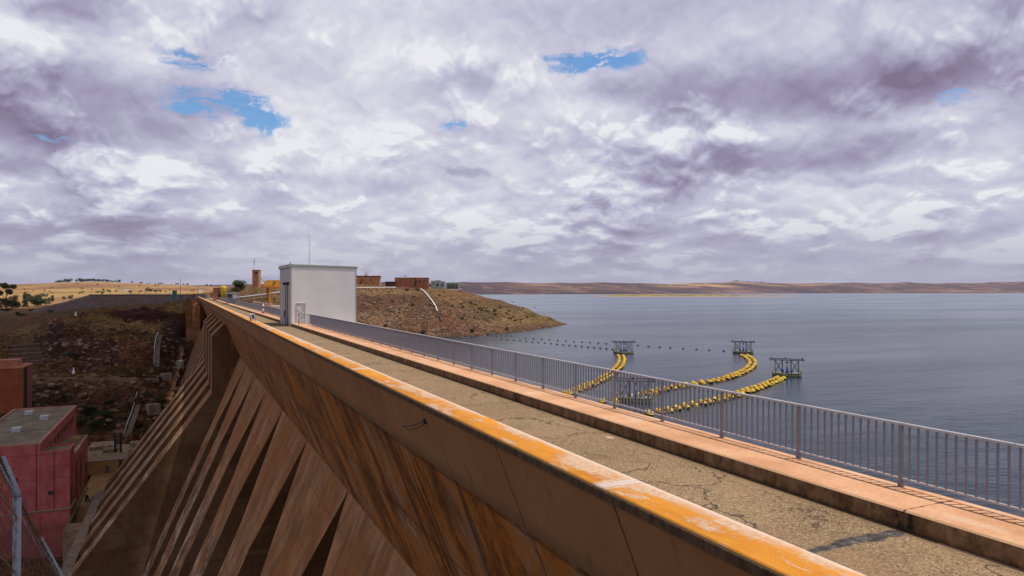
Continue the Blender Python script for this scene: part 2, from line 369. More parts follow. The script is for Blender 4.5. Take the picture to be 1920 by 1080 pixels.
# peninsula: riprap and pale earth
pen = (GX > 14)*(r_ < 560)
pc = np.tile(np.array([.112, .064, .038]), (len(GX), 1))
pc = mixc(pc, L(n2+n1*.5, .02, .25), (.072, .040, .025)); pc = mixc(pc, L(-n2+n1, .1, .35)*.7, (.17, .105, .062))
pc = mixc(pc, L(n1, .03, .2)*L(U, 840, 950)*.8, (.165, .118, .042)); pc = mixc(pc, L(n1+n2*.5, .12, .28)*L(U, 830, 900)*.9, (.048, .038, .018))
pc = mixc(pc, L(GZ, -9, -2)*L(n1+.1, 0, .2)*.7, (.15, .095, .042))
pc = mixc(pc, (1-L(GZ, -19.9, -18.4)), (.075, .05, .032))
pc = mixc(pc, (1-L(U, 560, 640))*.8, (.125, .080, .032))
col = np.where(pen[:,None] > 0, pc, col)
for a_ in ((905, 574, 48, 9, (.105, .078, .032)), (955, 588, 46, 10, (.150, .103, .042)), (1000, 600, 40, 8, (.145, .105, .040)), (895, 592, 36, 9, (.078, .056, .030)), (930, 606, 50, 8, (.16, .105, .055)), (842, 606, 26, 16, (.125, .050, .030)), (715, 548, 60, 7, (.165, .105, .050)), (735, 562, 70, 9, (.068, .036, .022)), (700, 600, 40, 18, (.155, .098, .060)), (790, 585, 30, 20, (.080, .045, .027)), (870, 555, 40, 7, (.15, .090, .048))): region(a_[0], a_[1], a_[2], a_[3], 255, 445, a_[4], .75)
# far fields
far = L(r_, 560, 800)
fc = np.tile(np.array([.255, .150, .062]), (len(GX), 1))
fc = mixc(fc, L(n3, -.02, .10)*.9, (.185, .092, .048)); fc = mixc(fc, L(-n3+n4*.3, .05, .16)*.9, (.31, .20, .072)); fc = mixc(fc, L(fbm(GX/60, GY/60, 4, 5), .10, .22)*.6, (.12, .085, .04))
col = mixc(col, far, (0, 0, 0))+fc*far[:,None]
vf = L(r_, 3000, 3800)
vc = np.tile(np.array([.062, .034, .037]), (len(GX), 1))  # dark purple-brown: cloud shade over the far hills put into the colour
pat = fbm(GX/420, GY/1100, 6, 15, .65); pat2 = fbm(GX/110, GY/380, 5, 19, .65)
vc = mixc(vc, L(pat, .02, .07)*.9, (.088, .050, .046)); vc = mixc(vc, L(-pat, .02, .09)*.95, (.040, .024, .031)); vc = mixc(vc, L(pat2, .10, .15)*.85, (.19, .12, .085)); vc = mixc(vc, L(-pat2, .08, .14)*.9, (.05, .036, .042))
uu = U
sunlit_gold = np.exp(-((uu-1330)/90)**4)*L(GZ, 34, 60)*L(pat+pat2*.6, -.08, .06)+.75*np.exp(-((uu-1500)/60)**4)*L(GZ, 55, 85)*L(pat+pat2*.6, -.04, .08)+.6*np.exp(-((uu-1790)/130)**4)*(1-L(GZ, 10, 22))*L(GZ,-10,2)+.5*np.exp(-((uu-1010)/40)**2)*L(GZ, 40, 60)*(1-L(GZ,75,95))
vc = mixc(vc, np.clip(sunlit_gold*(.62+pat*1.5), 0, 1), (.34, .20, .095))  # sunlit patches of the far hills painted in as gold
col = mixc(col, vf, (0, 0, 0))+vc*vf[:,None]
col = np.clip(col, .01, .8)
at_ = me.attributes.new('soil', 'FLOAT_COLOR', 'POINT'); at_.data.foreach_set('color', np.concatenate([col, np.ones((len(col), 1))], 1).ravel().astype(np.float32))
m, g, b = newmat('ground'); p = g.pos(); a = g.new('ShaderNodeAttribute', attribute_name='soil').outputs['Color']
dist = g.vm('LENGTH', p)
st = g.new('ShaderNodeVectorMath', operation='MULTIPLY'); g.put(st.inputs[0], p); st.inputs[1].default_value = (1, 1, 1.6)
fn = g.noise(st.outputs[0], .9, 7, .65); vr = g.sep(g.vor(g.vm('ADD', p, g.vm('SCALE', g.noise(p, .8, 3, .5, col=True), .8)), .55, out='Color'))[0]; vd = g.vor(p, .55)
nearw = g.rng(dist, 420, 900, 1, 0)
var = g.mix(1.0, g.mix(g.rng(fn, .32, .68), (.30, .27, .25), (1.55, 1.5, 1.42)), g.mix(vr, (.62, .58, .56), (1.32, 1.30, 1.26)), 'MULTIPLY')
var = g.mix(nearw, g.mix(g.rng(g.noise(p, .05, 6, .65), .35, .65), (.72, .7, .7), (1.25, 1.25, 1.25)), var)
hgt = g.add(g.mul(fn, 1.3), g.mul(vd, -.6))
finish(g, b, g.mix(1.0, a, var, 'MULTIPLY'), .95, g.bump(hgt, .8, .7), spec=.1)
me.materials.append(m)
gr = bpy.data.objects.new('ground', me); COL.objects.link(gr); tag(gr, kind='structure')

# ------------------------------------------------------------------ water
m, g, b = newmat('lake_water'); p = g.pos()
dist = g.vm('LENGTH', p)
pw = g.vm('MULTIPLY', p, (1, 1, 0))
rot = g.new('ShaderNodeVectorRotate', rotation_type='Z_AXIS'); g.put(rot.inputs['Vector'], pw); rot.inputs['Angle'].default_value = .35
ps = g.vm('MULTIPLY', rot.outputs[0], (.55, 1.0, 1))
w1 = g.noise(ps, 1.1, 3, .6); w2 = g.noise(ps, .28, 3, .55); w3 = g.noise(ps, .03, 4, .6)
patch = g.rng(g.noise(g.vm('MULTIPLY', pw, (.6, 1.6, 1)), .006, 5, .6), .38, .62)
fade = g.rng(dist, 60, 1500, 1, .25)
lane = g.rng(g.noise(g.vm('MULTIPLY', pw, (.35, 1.3, 1)), .013, 4, .6), .40, .62)
hh = g.mul(g.add(g.mul(w1, .5), g.add(g.mul(w2, 1.2), g.mul(w3, 1.5))), g.add(.35, g.mul(lane, .9)))
bmp = g.bump(hh, .42, .5)
wc = g.mix(patch, (.006, .016, .028), (.004, .017, .024))
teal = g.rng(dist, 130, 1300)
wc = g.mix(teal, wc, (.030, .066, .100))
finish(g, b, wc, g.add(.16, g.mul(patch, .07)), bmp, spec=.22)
b.inputs['IOR'].default_value = 1.33
me = bpy.data.meshes.new('water')
xs = [10.6, 200, 900, 3000, 14000]; ys = [-3000, -200, 420, 1500, 5000, 14000]
vv = [(x, y, -20) for y in ys for x in xs]; ff = [(j*5+i, j*5+i+1, j*5+i+6, j*5+i+5) for j in range(5) for i in range(4)]
me.from_pydata(vv, [], ff); me.materials.append(m)
o = bpy.data.objects.new('water', me); COL.objects.link(o); tag(o, kind='structure')

# low island
isl = MB(); N = 60; nu = 9
rows = []
for i in range(N+1):
    u = 1108+(1498-1108)*i/N; t = i/N
    width = 330*min(1, t*6+.03, (1-t)*5+.08)*(1 if t < .62 else .5)*(.8+.4*random.random()); c = at(u, HOR, 2900+120*math.sin(t*3)); hgt_ = (8.0 if t < .62 else 3.6)*min(1, t*5+.12, (1-t)*6+.1)
    f = Vector((SF, CF, 0)); row = []
    for k in range(nu):
        q = k/(nu-1)*2-1; pp = c+f*q*width; z = -20.6+(hgt_*(1-q*q)**.6)*(.75+.5*random.random())+.3
        isl.v.append((pp.x, pp.y, z if abs(q) < .99 else -21.5)); row.append(len(isl.v)-1)
    rows.append(row)
for i in range(N):
    for k in range(nu-1): isl.face((rows[i][k], rows[i+1][k], rows[i+1][k+1], rows[i][k+1]), 0, True)
m, g, b = newmat('island_earth'); p = g.pos()
nn = g.noise(p, .03, 6, .6); gz = g.sep(p)[2]
cI = g.mix(g.rng(g.add(gz, g.mul(nn, 3)), -17.6, -16.0), (.34, .20, .10), g.mix(g.rng(nn, .45, .6), (.12, .11, .04), (.30, .21, .08)))
finish(g, b, cI, .95, spec=.1)
tag(isl.build('island', m), kind='structure')

# ------------------------------------------------------------------ dam materials
def conc(name, fn, bump=.25, bd=.02, rough=.9):
    m, g, b = newmat(name); p = g.pos(); x, y, z = g.sep(p)
    col, h = fn(g, p, x, y, z)
    finish(g, b, col, rough, g.bump(h, bump, bd), spec=.2)
    return m
def band(g, x, period, off, wdt):      # 1 on a thin line every period
    f = g.m('FRACT', g.m('DIVIDE', g.sub(x, off-period*100), period)); f = g.m('MINIMUM', f, g.sub(1, f))
    return g.rng(f, wdt/period, wdt/period*.35)
def f_coping(g, p, x, y, z):
    t = g.m('DIVIDE', g.sub(x, 4.8), .63)
    slab = g.m('FLOOR', g.m('DIVIDE', g.sub(y, 7.6-1480), 14.8)); sr = g.white(g.comb(slab, 3.1, 0))
    n1 = g.noise(g.vm('MULTIPLY', p, (1.6, .55, 1)), 1.0, 5, .6); n2 = g.noise(p, 14, 5, .7); n3 = g.noise(p, 70, 3, .6)
    k = g.add(g.add(g.mul(n1, 1.9), g.mul(n2, .85)), g.mul(n3, .35))
    k = g.sub(g.add(k, g.mul(sr, .12)), g.add(1.26, g.mul(g.m('POWER', g.m('MAXIMUM', t, .001), 2.2), .62)))
    k = g.sub(k, g.mul(band(g, y, 14.8, 7.6, .22), .9)); k = g.sub(k, g.mul(g.rng(g.noise(g.comb(x, g.mul(y, .30), 4.), 1.0, 5, .65), .50, .66), .62)); k = g.sub(k, g.mul(g.rng(g.noise(g.vm('MULTIPLY', p, (3, .8, 1)), 2.2, 5, .7), .52, .66), .40))
    pale = g.mix(g.rng(n2, .35, .65), (.42, .27, .17), (.56, .40, .28))
    pale = g.mix(g.rng(t, .82, .98), pale, (.60, .46, .36))
    pale = g.mix(band(g, y, 14.8, 7.6, .09), pale, (.55, .47, .44))
    org = g.mix(g.rng(g.add(g.mul(n3, .5), g.mul(n1, .5)), .38, .62), (.36, .125, .010), (.60, .25, .026))
    c = g.mix(g.rng(k, -.10, .22), pale, org)
    c = g.mix(g.rng(n3, .30, .22), c, (.2, .11, .06))
    return c, g.add(n2, n3)
M_coping = conc('lichen_coping', f_coping, .35, .01)
def f_copside(g, p, x, y, z):
    n = g.noise(g.vm('MULTIPLY', p, (4, 4, 1.5)), 1.3, 6, .65); n2 = g.noise(p, 30, 4, .6)
    c = g.mix(g.rng(n, .35, .65), (.060, .036, .022), (.125, .078, .045))
    c = g.mix(g.rng(g.add(z, g.mul(n2, .05)), -2.532, -2.512), c, (.42, .27, .12))
    return c, n2
M_copside = conc('stained_coping_edge', f_copside)
def f_fascia(g, p, x, y, z):
    n = g.noise(g.vm('MULTIPLY', p, (1, .6, .35)), .55, 5, .55); n2 = g.noise(p, 9, 5, .6)
    pan = g.white(g.comb(g.m('FLOOR', g.m('DIVIDE', g.sub(y, 7.35-370), 3.7)), 1.7, 0))
    c = g.mix(g.rng(n, .3, .7), (0.287, 0.119, 0.046), (0.371, 0.173, 0.073))
    c = g.mix(g.mul(pan, .6), c, (0.371, 0.209, 0.086))
    c = g.mix(g.mul(g.rng(g.noise(g.vm('MULTIPLY', p, (3, 3, .4)), 1.1, 5, .6), .56, .74), .5), c, (0.133, 0.076, 0.044))
    c = g.mix(g.mul(g.rng(g.add(z, g.mul(n2, .5)), -3.55, -3.98), .55), c, (0.133, 0.092, 0.046))
    return c, n2
M_fascia = conc('parapet_concrete', f_fascia, .15)
def f_deck(g, p, x, y, z):
    wv = g.mul(g.sub(g.noise(p, .45, 5, .62), .5), 2.6); yw = g.add(y, wv)
    s1 = g.noise(g.comb(yw, g.mul(z, .34), 0), .55, 7, .64, .6); s2 = g.noise(g.comb(g.add(y, g.mul(wv, .25)), g.mul(z, .12), 7.), 2.8, 6, .66); s3 = g.noise(p, .3, 4, .6); s4 = g.noise(g.comb(yw, g.mul(z, .5), 3.), .4, 6, .65)
    s5 = g.noise(p, 3.2, 7, .72, .6)
    k = g.add(g.add(g.mul(s1, .50), g.mul(s2, .24)), g.mul(s5, .26))
    c = g.ramp(k, [(.35, (0.077, 0.026, 0.009)), (.44, (0.211, 0.072, 0.014)), (.51, (0.422, 0.150, 0.024)), (.58, (0.371, 0.180, 0.075)), (.68, (0.512, 0.330, 0.198))])
    c = g.mix(g.mul(g.rng(s4, .53, .62), .7), c, (0.275, 0.166, 0.097))
    c = g.mix(g.mul(g.rng(g.add(g.mul(s4, .5), g.mul(s5, .5)), .57, .65), .75), c, (0.589, 0.408, 0.259))
    c = g.mix(g.mul(g.rng(s3, .46, .62), .65), c, (.095, .036, .010))
    c = g.mix(g.mul(g.rng(g.noise(g.comb(g.add(y, g.mul(wv, .2)), g.mul(z, .06), 11.), 1.0, 4, .6), .57, .66), .75), c, (.045, .020, .010))
    c = g.mix(g.mul(band(g, y, 3.7, 7.35, .05), .75), c, (0.075, 0.040, 0.020))
    c = g.mix(g.mul(band(g, g.add(z, g.mul(g.sub(s5, .5), .3)), 3.3, -4.4, .06), .6), c, (.05, .025, .013))
    c = g.mix(g.rng(z, -4.42, -4.24), c, (0.105, 0.071, 0.040))
    return c, g.add(s5, s1)
M_deck = conc('rust_streaked_concrete', f_deck, .5, .04)
def f_strip(g, p, x, y, z):
    s1 = g.noise(g.vm('MULTIPLY', p, (.6, 1, .6)), .42, 7, .64, .4); s2 = g.noise(g.comb(g.add(y, g.mul(g.noise(p, .8, 3, .6), .8)), g.mul(z, .22), 2.), 1.7, 5, .65, .3); n = g.noise(p, .16, 4, .55); n2 = g.noise(p, 2.2, 7, .68, 1.2); n3 = g.noise(p, 7, 5, .7)
    c = g.mix(g.rng(g.add(g.mul(s1, .7), g.mul(s2, .3)), .38, .62), (0.215, 0.097, 0.037), (0.429, 0.221, 0.101))
    c = g.mix(g.mul(g.rng(n, .44, .58), .7), c, (0.319, 0.122, 0.030))
    c = g.mix(g.mul(g.rng(g.add(g.mul(s1, .4), g.mul(n3, .6)), .56, .66), .45), c, (0.520, 0.335, 0.196))
    c = g.mix(g.mul(g.rng(g.noise(g.comb(y, g.mul(z, .05), 9.), 1.3, 4, .6), .56, .68), .6), c, (0.156, 0.074, 0.032))
    lowr = g.rng(z, -18, -30)
    sp = g.mul(g.rng(g.add(g.mul(n2, .6), g.mul(g.noise(p, .45, 3, .5), .4)), .49, .54), g.add(.12, g.mul(lowr, .8)))
    c = g.mix(g.mul(g.rng(g.noise(p, .3, 4, .6), .48, .60), lowr), c, (.46, .34, .24))
    c = g.mix(sp, c, (.085, .046, .026))
    wob = g.mul(g.sub(n2, .5), .2)
    c = g.mix(g.mul(g.mul(band(g, g.add(z, wob), 2.6, 0, .05), g.rng(s1, .40, .55)), .55), c, (.07, .036, .018))
    return c, g.add(s2, g.add(n2, n3))
M_strip = conc('weathered_buttress_face', f_strip, .4, .04)
def f_side(g, p, x, y, z):
    lift = g.m('FLOOR', g.m('DIVIDE', z, 2.6)); blk = g.m('FLOOR', g.m('DIVIDE', g.add(x, g.mul(g.m('FRACT', g.mul(lift, .5)), 3.4)), 6.8))
    t = g.white(g.comb(lift, blk, g.m('FLOOR', g.m('DIVIDE', y, 6))))
    n = g.noise(p, .35, 5, .6); n2 = g.noise(g.vm('MULTIPLY', p, (2, 2, .3)), 1.4, 5, .65)
    c = g.mix(t, (0.131, 0.065, 0.027), (0.194, 0.112, 0.055))
    c = g.mix(g.mul(g.rng(n, .42, .62), .6), c, (0.106, 0.045, 0.016))
    c = g.mix(g.mul(g.rng(n2, .55, .72), .5), c, (0.225, 0.147, 0.084))
    wob = g.mul(g.sub(g.noise(p, .8, 3, .6), .5), .25)
    c = g.mix(g.mul(band(g, g.add(z, wob), 2.6, 0, .07), .75), c, (0.075, 0.040, 0.021))
    return c, n2
M_side = conc('lift_jointed_concrete', f_side, .25)
def f_kerbtop(g, p, x, y, z):
    n = g.noise(p, .8, 5, .6); n2 = g.noise(p, 18, 5, .65)
    c = g.mix(g.rng(g.add(g.mul(n, .6), g.mul(n2, .4)), .38, .62), (.44, .225, .118), (.57, .33, .195))
    c = g.mix(g.mul(g.rng(g.noise(g.vm('MULTIPLY', p, (1.5, .5, 1)), .9, 4, .6), .58, .70), .6), c, (.55, .39, .28))
    c = g.mix(g.mul(g.rng(g.add(x, g.mul(n2, .06)), 9.585, 9.54), .6), c, (.42, .30, .17))
    c = g.mix(g.mul(band(g, y, 13.1, 6.75, .025), g.rng(g.noise(p, 6, 3, .6), .4, .6)), c, (.12, .07, .05))
    return c, n2
M_kerbtop = conc('peach_walkway', f_kerbtop, .2, .008)
def f_kerbface(g, p, x, y, z):
    n = g.noise(g.vm('MULTIPLY', p, (1, 2.2, .6)), 1.6, 6, .65); n2 = g.noise(p, 9, 5, .7)
    c = g.mix(g.rng(g.add(g.mul(n, .6), g.mul(n2, .4)), .38, .64), (.105, .058, .028), (.27, .165, .09))
    c = g.mix(g.mul(g.rng(g.add(z, g.mul(n2, .12)), -3.36, -3.45), .85), c, (.055, .032, .018))
    c = g.mix(g.mul(band(g, y, 13.1, 6.75, .28), g.rng(n2, .40, .58)), c, (.02, .015, .012))
    return c, n2
M_kerbface = conc('stained_kerb_face', f_kerbface, .4, .02)
M_plain = pmat('grey_brown_concrete', (.27, .21, .16), .3, .5, .9)

# ------------------------------------------------------------------ the dam
DAM0, DAM1 = -8.0, 366.0
dam = thing('dam', 'long brown concrete buttress dam with an orange lichened parapet beside the lake', 'dam', (8, 180, -57))
# parapet with overhanging coping
mb = MB()
yb = 7.6-14.8*2; slabs = []
while yb < DAM1:
    a_, b_ = max(yb, DAM0), min(yb+14.8, DAM1)
    mb.prism([(4.80,-2.655),(5.43,-2.655),(5.43,-2.515),(5.415,-2.50),(4.815,-2.50),(4.80,-2.515)], a_+.004, b_-.004, 1, [1,1,0,0,0,1])
    yb += 14.8
mb.build('coping', [M_coping, M_copside], dam)
mb = MB(); mb.prism([(4.96,-2.652),(5.39,-2.652),(5.39,-3.8),(5.52,-4.18)], DAM0, DAM1, 0); mb.build('parapet_wall', pmat('dark_joint_concrete', (.06, .04, .028), .3, 1, .9), dam)
mb = MB(); k = -4
while 7.35+3.7*k < DAM1:
    a_, b_ = max(DAM0, 7.35+3.7*k+.026), min(DAM1, 7.35+3.7*(k+1)-.026); k += 1
    if b_ <= a_: continue
    j = random.uniform(-.006, .006)
    mb.prism([(4.855+j,-2.657),(5.0,-2.657),(5.55,-4.22),(5.475+j,-4.245)], a_, b_, 0)
mb.build('parapet_panel', M_fascia, dam)
mb = MB()
mb.prism([(5.56,-4.21),(5.54,-4.26),(8.30,-11.3),(8.30,-60),(10.72,-60),(10.72,-3.7),(5.6,-3.7)], DAM0, DAM1, 0, [0,0,1,1,1,1,1])
mb.build('deck_slab', [M_deck, M_side], dam)
mb = MB(); yb = 6.75-13.1*2
while yb < DAM1:
    a_, b_ = max(yb, DAM0)+.006, min(yb+13.1, DAM1)-.006; yb += 13.1
    for (q0, q1) in ((a_, b_),):
        mb.prism([(9.50,-3.698),(10.73,-3.698),(10.73,-3.2),(9.53,-3.2),(9.50,-3.225)], q0, q1, 1, [1,1,0,0,1])
mb.build('walkway', [M_kerbtop, M_kerbface], dam)
mb = MB(); mb.box((10.73, 70.5, -60), (16.6, 83, -3.3)); mb.box((10.73, 112, -60), (23, 176, -3.3)); mb.build('intake_tower', M_plain, dam)
# buttresses
def buttress(y0, S=14.8):
    mb = MB(); XB = 8.34; prof = []
    for t in (0, 4.5, 9, 20, 34, 48.5):
        prof.append((8.28-.435*t, -11.3-t, y0+.02+.4*min(t, 9), y0+S-.02-.4*min(t, 9)))
    b = len(mb.v)
    for X, z, ya, yc in prof: mb.v += [(X, ya, z), (X, yc, z), (XB, ya, z), (XB, yc, z)]
    for i in range(len(prof)-1):
        p = b+i*4; q = p+4
        mb.face((p, q, q+1, p+1), 0); mb.face((p, p+2, q+2, q), 1); mb.face((p+1, q+1, q+3, p+3), 1)
    return mb.build('buttress', [M_strip, M_side], dam)
Y0 = 39.5; K = [-2, -1, 0, 1, 2, 3, 4, 5]+list(range(11, 22))
for k in K: buttress(Y0+14.8*k)
def pier(y0, wd=6.6):
    pts = [(8.6,-5.0),(5.72,-5.65),(3.85,-7.6),(3.85,-17.3),(-17.4,-46.2),(-17.4,-60),(8.6,-60)]
    mb = MB(); mb.prism(pts, y0, y0+wd, 1, [0,0,0,0,0,1,1]); return mb.build('pier', [M_strip, M_side], dam)
for k in range(6, 11): pier(Y0+14.8*k)
mb = MB(); mb.box((-18.9, 118, -60), (-17.2, 187, -46.25)); mb.build('toe_slab', pmat('pale_toe_concrete', (.24, .18, .125), .3, .4, .9), dam)
# end block of the dam
mb = MB()
mb.prism([(-.6,-7.5),(1.2,-5.2),(5.4,-4.9),(5.4,-40),(.2,-40)], 352, 356); mb.prism([(2.4,-6),(5.4,-5),(5.4,-40),(2.8,-40)], 338, 352)
mb.box((2, 360, -14), (12, 366.5, -3.72)); mb.build('end_block', M_strip, dam)

# road on the crest
def f_road(g, p, x, y, z):
    n = g.noise(p, .5, 5, .6); sp = g.vor(p, 42, out='Color'); spx = g.sep(sp)[0]; n3 = g.noise(p, 85, 3, .7); n2 = g.noise(p, 7, 5, .65)
    c = g.mix(g.rng(n, .35, .65), (.200, .130, .068), (.265, .178, .098))
    c = g.mix(g.mul(g.rng(spx, .6, 1), .75), c, (.40, .30, .19)); c = g.mix(g.mul(g.rng(spx, .42, .05), .75), c, (.055, .04, .024))
    c = g.mix(g.mul(g.rng(n3, .45, .7), .45), c, (.08, .055, .035)); c = g.mix(g.mul(g.rng(n2, .5, .68), .35), c, (.26, .175, .11)); c = g.mix(g.mul(g.rng(g.noise(g.vm('MULTIPLY', p, (1, .3, 1)), .8, 5, .6), .52, .68), .4), c, (.235, .15, .085))
    pw = g.vm('ADD', p, g.vm('SCALE', g.vm('SUBTRACT', g.noise(p, 1.6, 4, .6, col=True), (.5, .5, .5)), 1.1))
    e1 = g.vor(pw, .42, 'DISTANCE_TO_EDGE'); keep = g.rng(g.noise(p, .5, 3, .5), .46, .54)
    cr = g.mul(g.rng(e1, .016, .004), keep)
    e2 = g.vor(g.vm('MULTIPLY', pw, (1, .45, 1)), .30, 'DISTANCE_TO_EDGE'); cr2 = g.mul(g.rng(e2, .008, .002), g.rng(g.noise(p, .3, 3, .5), .5, .58))
    c = g.mix(g.mul(g.m('MAXIMUM', cr, cr2), .85), c, (.035, .025, .018))
    # tar over the expansion joints, black with grey speckles
    ww = g.add(.05, g.mul(g.rng(g.noise(g.comb(x, g.mul(y, .1), 0), 1.2, 3, .5), .3, .7), .14))
    yo = g.add(y, g.mul(g.sub(g.noise(p, 1.4, 4, .6), .5), .22))
    f = g.m('FRACT', g.m('DIVIDE', g.sub(yo, 6.75-1310), 13.1)); f = g.mul(g.m('MINIMUM', f, g.sub(1, f)), 13.1)
    wfar = g.rng(y, 10, 16, 1, .35)
    tar = g.rng(g.sub(f, g.mul(ww, wfar)), .04, -.03)
    c = g.mix(g.mul(tar, .9), c, g.mix(g.rng(g.add(g.mul(n2, .5), g.mul(n3, .5)), .45, .68), (.016, .016, .020), (.20, .195, .21)))
    pale = g.rng(g.vor(g.vm('MULTIPLY', g.vm('ADD', p, (.4, .2, 0)), (1.6, 1, 1)), .38), .085, .05)
    c = g.mix(g.mul(pale, g.rng(n2, .3, .5)), c, (.46, .32, .22))
    c = g.mix(g.mul(g.rng(g.add(x, g.mul(n2, .3)), 9.40, 9.62), .6), c, (.09, .06, .035))
    c = g.mix(g.mul(g.rng(g.sub(g.add(x, g.mul(n2, .05)), g.mul(g.rng(y, 6.2, 6.9), 9)), 9.42, 9.47), g.rng(x, 9.30, 9.40)), c, (.42, .26, .18))
    return c, g.add(g.mul(n3, .6), g.add(spx, g.mul(cr, -3)))
M_road = conc('worn_asphalt', f_road, .35, .006)
mb = MB(); ys = list(np.linspace(DAM0, DAM1, 30))
for a_, b_ in zip(ys[:-1], ys[1:]): mb.poly([(5.40, a_, -3.5), (9.56, a_, -3.5), (9.56, b_, -3.5), (5.40, b_, -3.5)])
o = mb.build('road', M_road); tag(o, kind='structure')
mb = MB(); 
for i in range(10):
    a_, b_ = 366+i*18, 366+(i+1)*18; w0 = 0; za = hz1(7, a_)+.5; zb = hz1(7, b_)+.5
    if i == 0: za = -3.5
    mb.poly([(3.4, a_, za), (10.5, a_, za), (10.5, b_, zb), (3.4, b_, zb)])
tag(mb.build('approach_road', pmat('dusty_track', (.12, .08, .055), .2, .2, .95)), kind='structure')

# ------------------------------------------------------------------ railings
M_rail = pmat('grey_blue_painted_steel', (.185, .190, .230), .1, 3, .3, 0, .05, spec=.6)
M_railtop = pmat('sun_glint_rail_steel', (.42, .42, .46), .12, 5, .3, 0, .05, spec=.7)  # paler than the bars: sun glint on the rails put into the colour
def railing(name, label, y0, y1, first, post0, n_ind=100, fine=True, ret=False):
    RX = 10.6
    r = thing(name, label, 'railing', (RX, (y0+y1)/2, -3.2), None)
    mb = MB(); brk = [y0]+[y for y in np.arange(5.85, y1, 14.8) if y > y0+1]+[y1]
    for a_, b_ in zip(brk[:-1], brk[1:]):
        mb.prism([(RX-.03,-2.186),(RX+.03,-2.186),(RX+.03,-2.155),(RX+.025,-2.147),(RX-.025,-2.147),(RX-.03,-2.155)], a_+.008, b_-.008)
    mb.build('top_rail', M_railtop, r)
    mb = MB(); mb.box((RX-.016, y0, -3.075), (RX+.016, y1, -3.045)); mb.build('bottom_rail', M_railtop, r)
    posts = [y for y in np.arange(post0-21*20, y1+.1, 2.1) if y >= y0-.01]
    for i, y in enumerate(posts):
        mb = MB(); mb.box((RX-.022, y-.033, -3.2), (RX+.022, y+.033, -2.187)); mb.box((RX-.03, y-.042, -3.2), (RX+.03, y+.042, -3.11)); mb.build('post', M_rail, r)
    bal = []
    for y in posts:
        for j in range(1, 14): 
            q = y+2.1*j/14
            if q < y1-.03: bal.append(q)
    vis = [q for q in bal if q > 5.0]; ind = vis[:n_ind] if fine else []
    rest = [q for q in bal if q not in set(ind)]
    src = None
    for q in ind:
        if src is None:
            mb = MB(); mb.box((RX-.014, q-.014, -3.046), (RX+.014, q+.014, -2.184)); src = mb.build('baluster', M_rail, r); q0 = q
        else:
            c = src.copy(); c.location = (0, q-q0, 0); c.parent = r; COL.objects.link(c)
    mb = MB()
    for q in rest: mb.box((RX-.014, q-.014, -3.046), (RX+.014, q+.014, -2.184))
    tag(mb.build('balusters', M_rail, r), kind='stuff')
    if ret:
        mb = MB(); ye = y1
        for x in (9.56, 10.52): mb.box((x-.03, ye-.03, -3.2), (x+.03, ye+.03, -2.19))
        mb.box((9.53, ye-.028, -2.187), (10.57, ye+.028, -2.147)); mb.box((9.56, ye-.015, -3.07), (10.57, ye+.015, -3.05))
        for j in range(1, 8): x = 9.56+.96*j/8; mb.box((x-.012, ye-.012, -3.05), (x+.012, ye+.012, -2.187))
        mb.build('return_panel', M_rail, r)
    return r
railing('steel_railing', 'grey blue steel railing with upright bars along the walkway in front of the white building', -5.02, 67.85, 5, 7.58, ret=True)
railing('steel_railing', 'blue grey steel railing along the walkway beyond the white building', 82.0, 182.0, 82, 7.58, fine=False)
railing('steel_railing', 'far thin steel railing at the end of the crest past the grey booth', 206.0, 352.0, 206, 7.58, fine=False)

# ------------------------------------------------------------------ white building on the crest
M_white = pmat('light_grey_cladding', (.78, .76, .725), .05, .6, .5, 0, .04, .004, spec=.35)
M_whiteS = pmat('grey_sheet_cladding', (.40, .40, .42), .08, 1.2, .5, .1, .05, .004)
M_roofg = pmat('grey_green_flashing', (.36, .38, .34), .12, 2, .5, .2, .06)
M_dark = pmat('dark_steel', (.05, .045, .05), .3, 4, .5, .4)
M_frame = pmat('mottled_grey_frame', (.50, .50, .53), .3, 9, .6)
bld = thing('white_gatehouse', 'tall windowless light grey metal box building beside the crest road', 'building', (12.7, 76.7, -3.5))
X0, X1, Yb0, Yb1, ZB = 9.42, 16.0, 72.3, 81.1, -3.498
mb = MB()
# front wall with faint panel seams
n = 1
for i in range(n):
    xa = X0+.012+(X1-X0-.024)*i/n; xb = X0+.012+(X1-X0-.024)*(i+1)/n
    mb.box((xa+.003, Yb0, ZB), (xb-.003, Yb0+.1, 2.42))
mb.build('front_wall', M_white, bld)
mb = MB(); mb.box((X0+.03, Yb0+.05, ZB), (X1-.03, Yb1-.02, 2.40)); mb.build('core_wall', M_whiteS, bld)
mb = MB()
for i in range(8):
    ya = Yb0+.012+(Yb1-Yb0-.03)*i/8; yb_ = Yb0+.012+(Yb1-Yb0-.03)*(i+1)/8
    if i in (3, 4): mb.box((X0, ya, .6), (X0+.05, yb_-.004, 2.42))
    else: mb.box((X0, ya, ZB), (X0+.05, yb_-.004, 2.42))
mb.build('side_wall', M_whiteS, bld)
mb = MB(); mb.box((X0-.06, Yb0-.03, ZB), (X0+.10, Yb0+.001, 2.42)); mb.box((X1-.06, Yb0-.025, ZB), (X1+.02, Yb0-.001, 2.42)); mb.build('corner_trim', M_roofg, bld)
mb = MB()
zf, zr = 2.86, 2.64
mb.v += [(X0-.14, Yb0-.035, 2.44), (X1+.12, Yb0-.035, 2.34), (X1+.12, Yb1+.1, 2.34), (X0-.14, Yb1+.1, 2.44), (X0-.14, Yb0-.035, zf-.12), (X1+.12, Yb0-.035, zr-.05), (X1+.12, Yb1+.1, zr-.05), (X0-.14, Yb1+.1, zf-.05)]
for q in ((0,3,2,1),(4,5,6,7),(0,1,5,4),(1,2,6,5),(2,3,7,6),(3,0,4,7)): mb.face(q)
rf = mb.build('roof', M_roofg, bld)
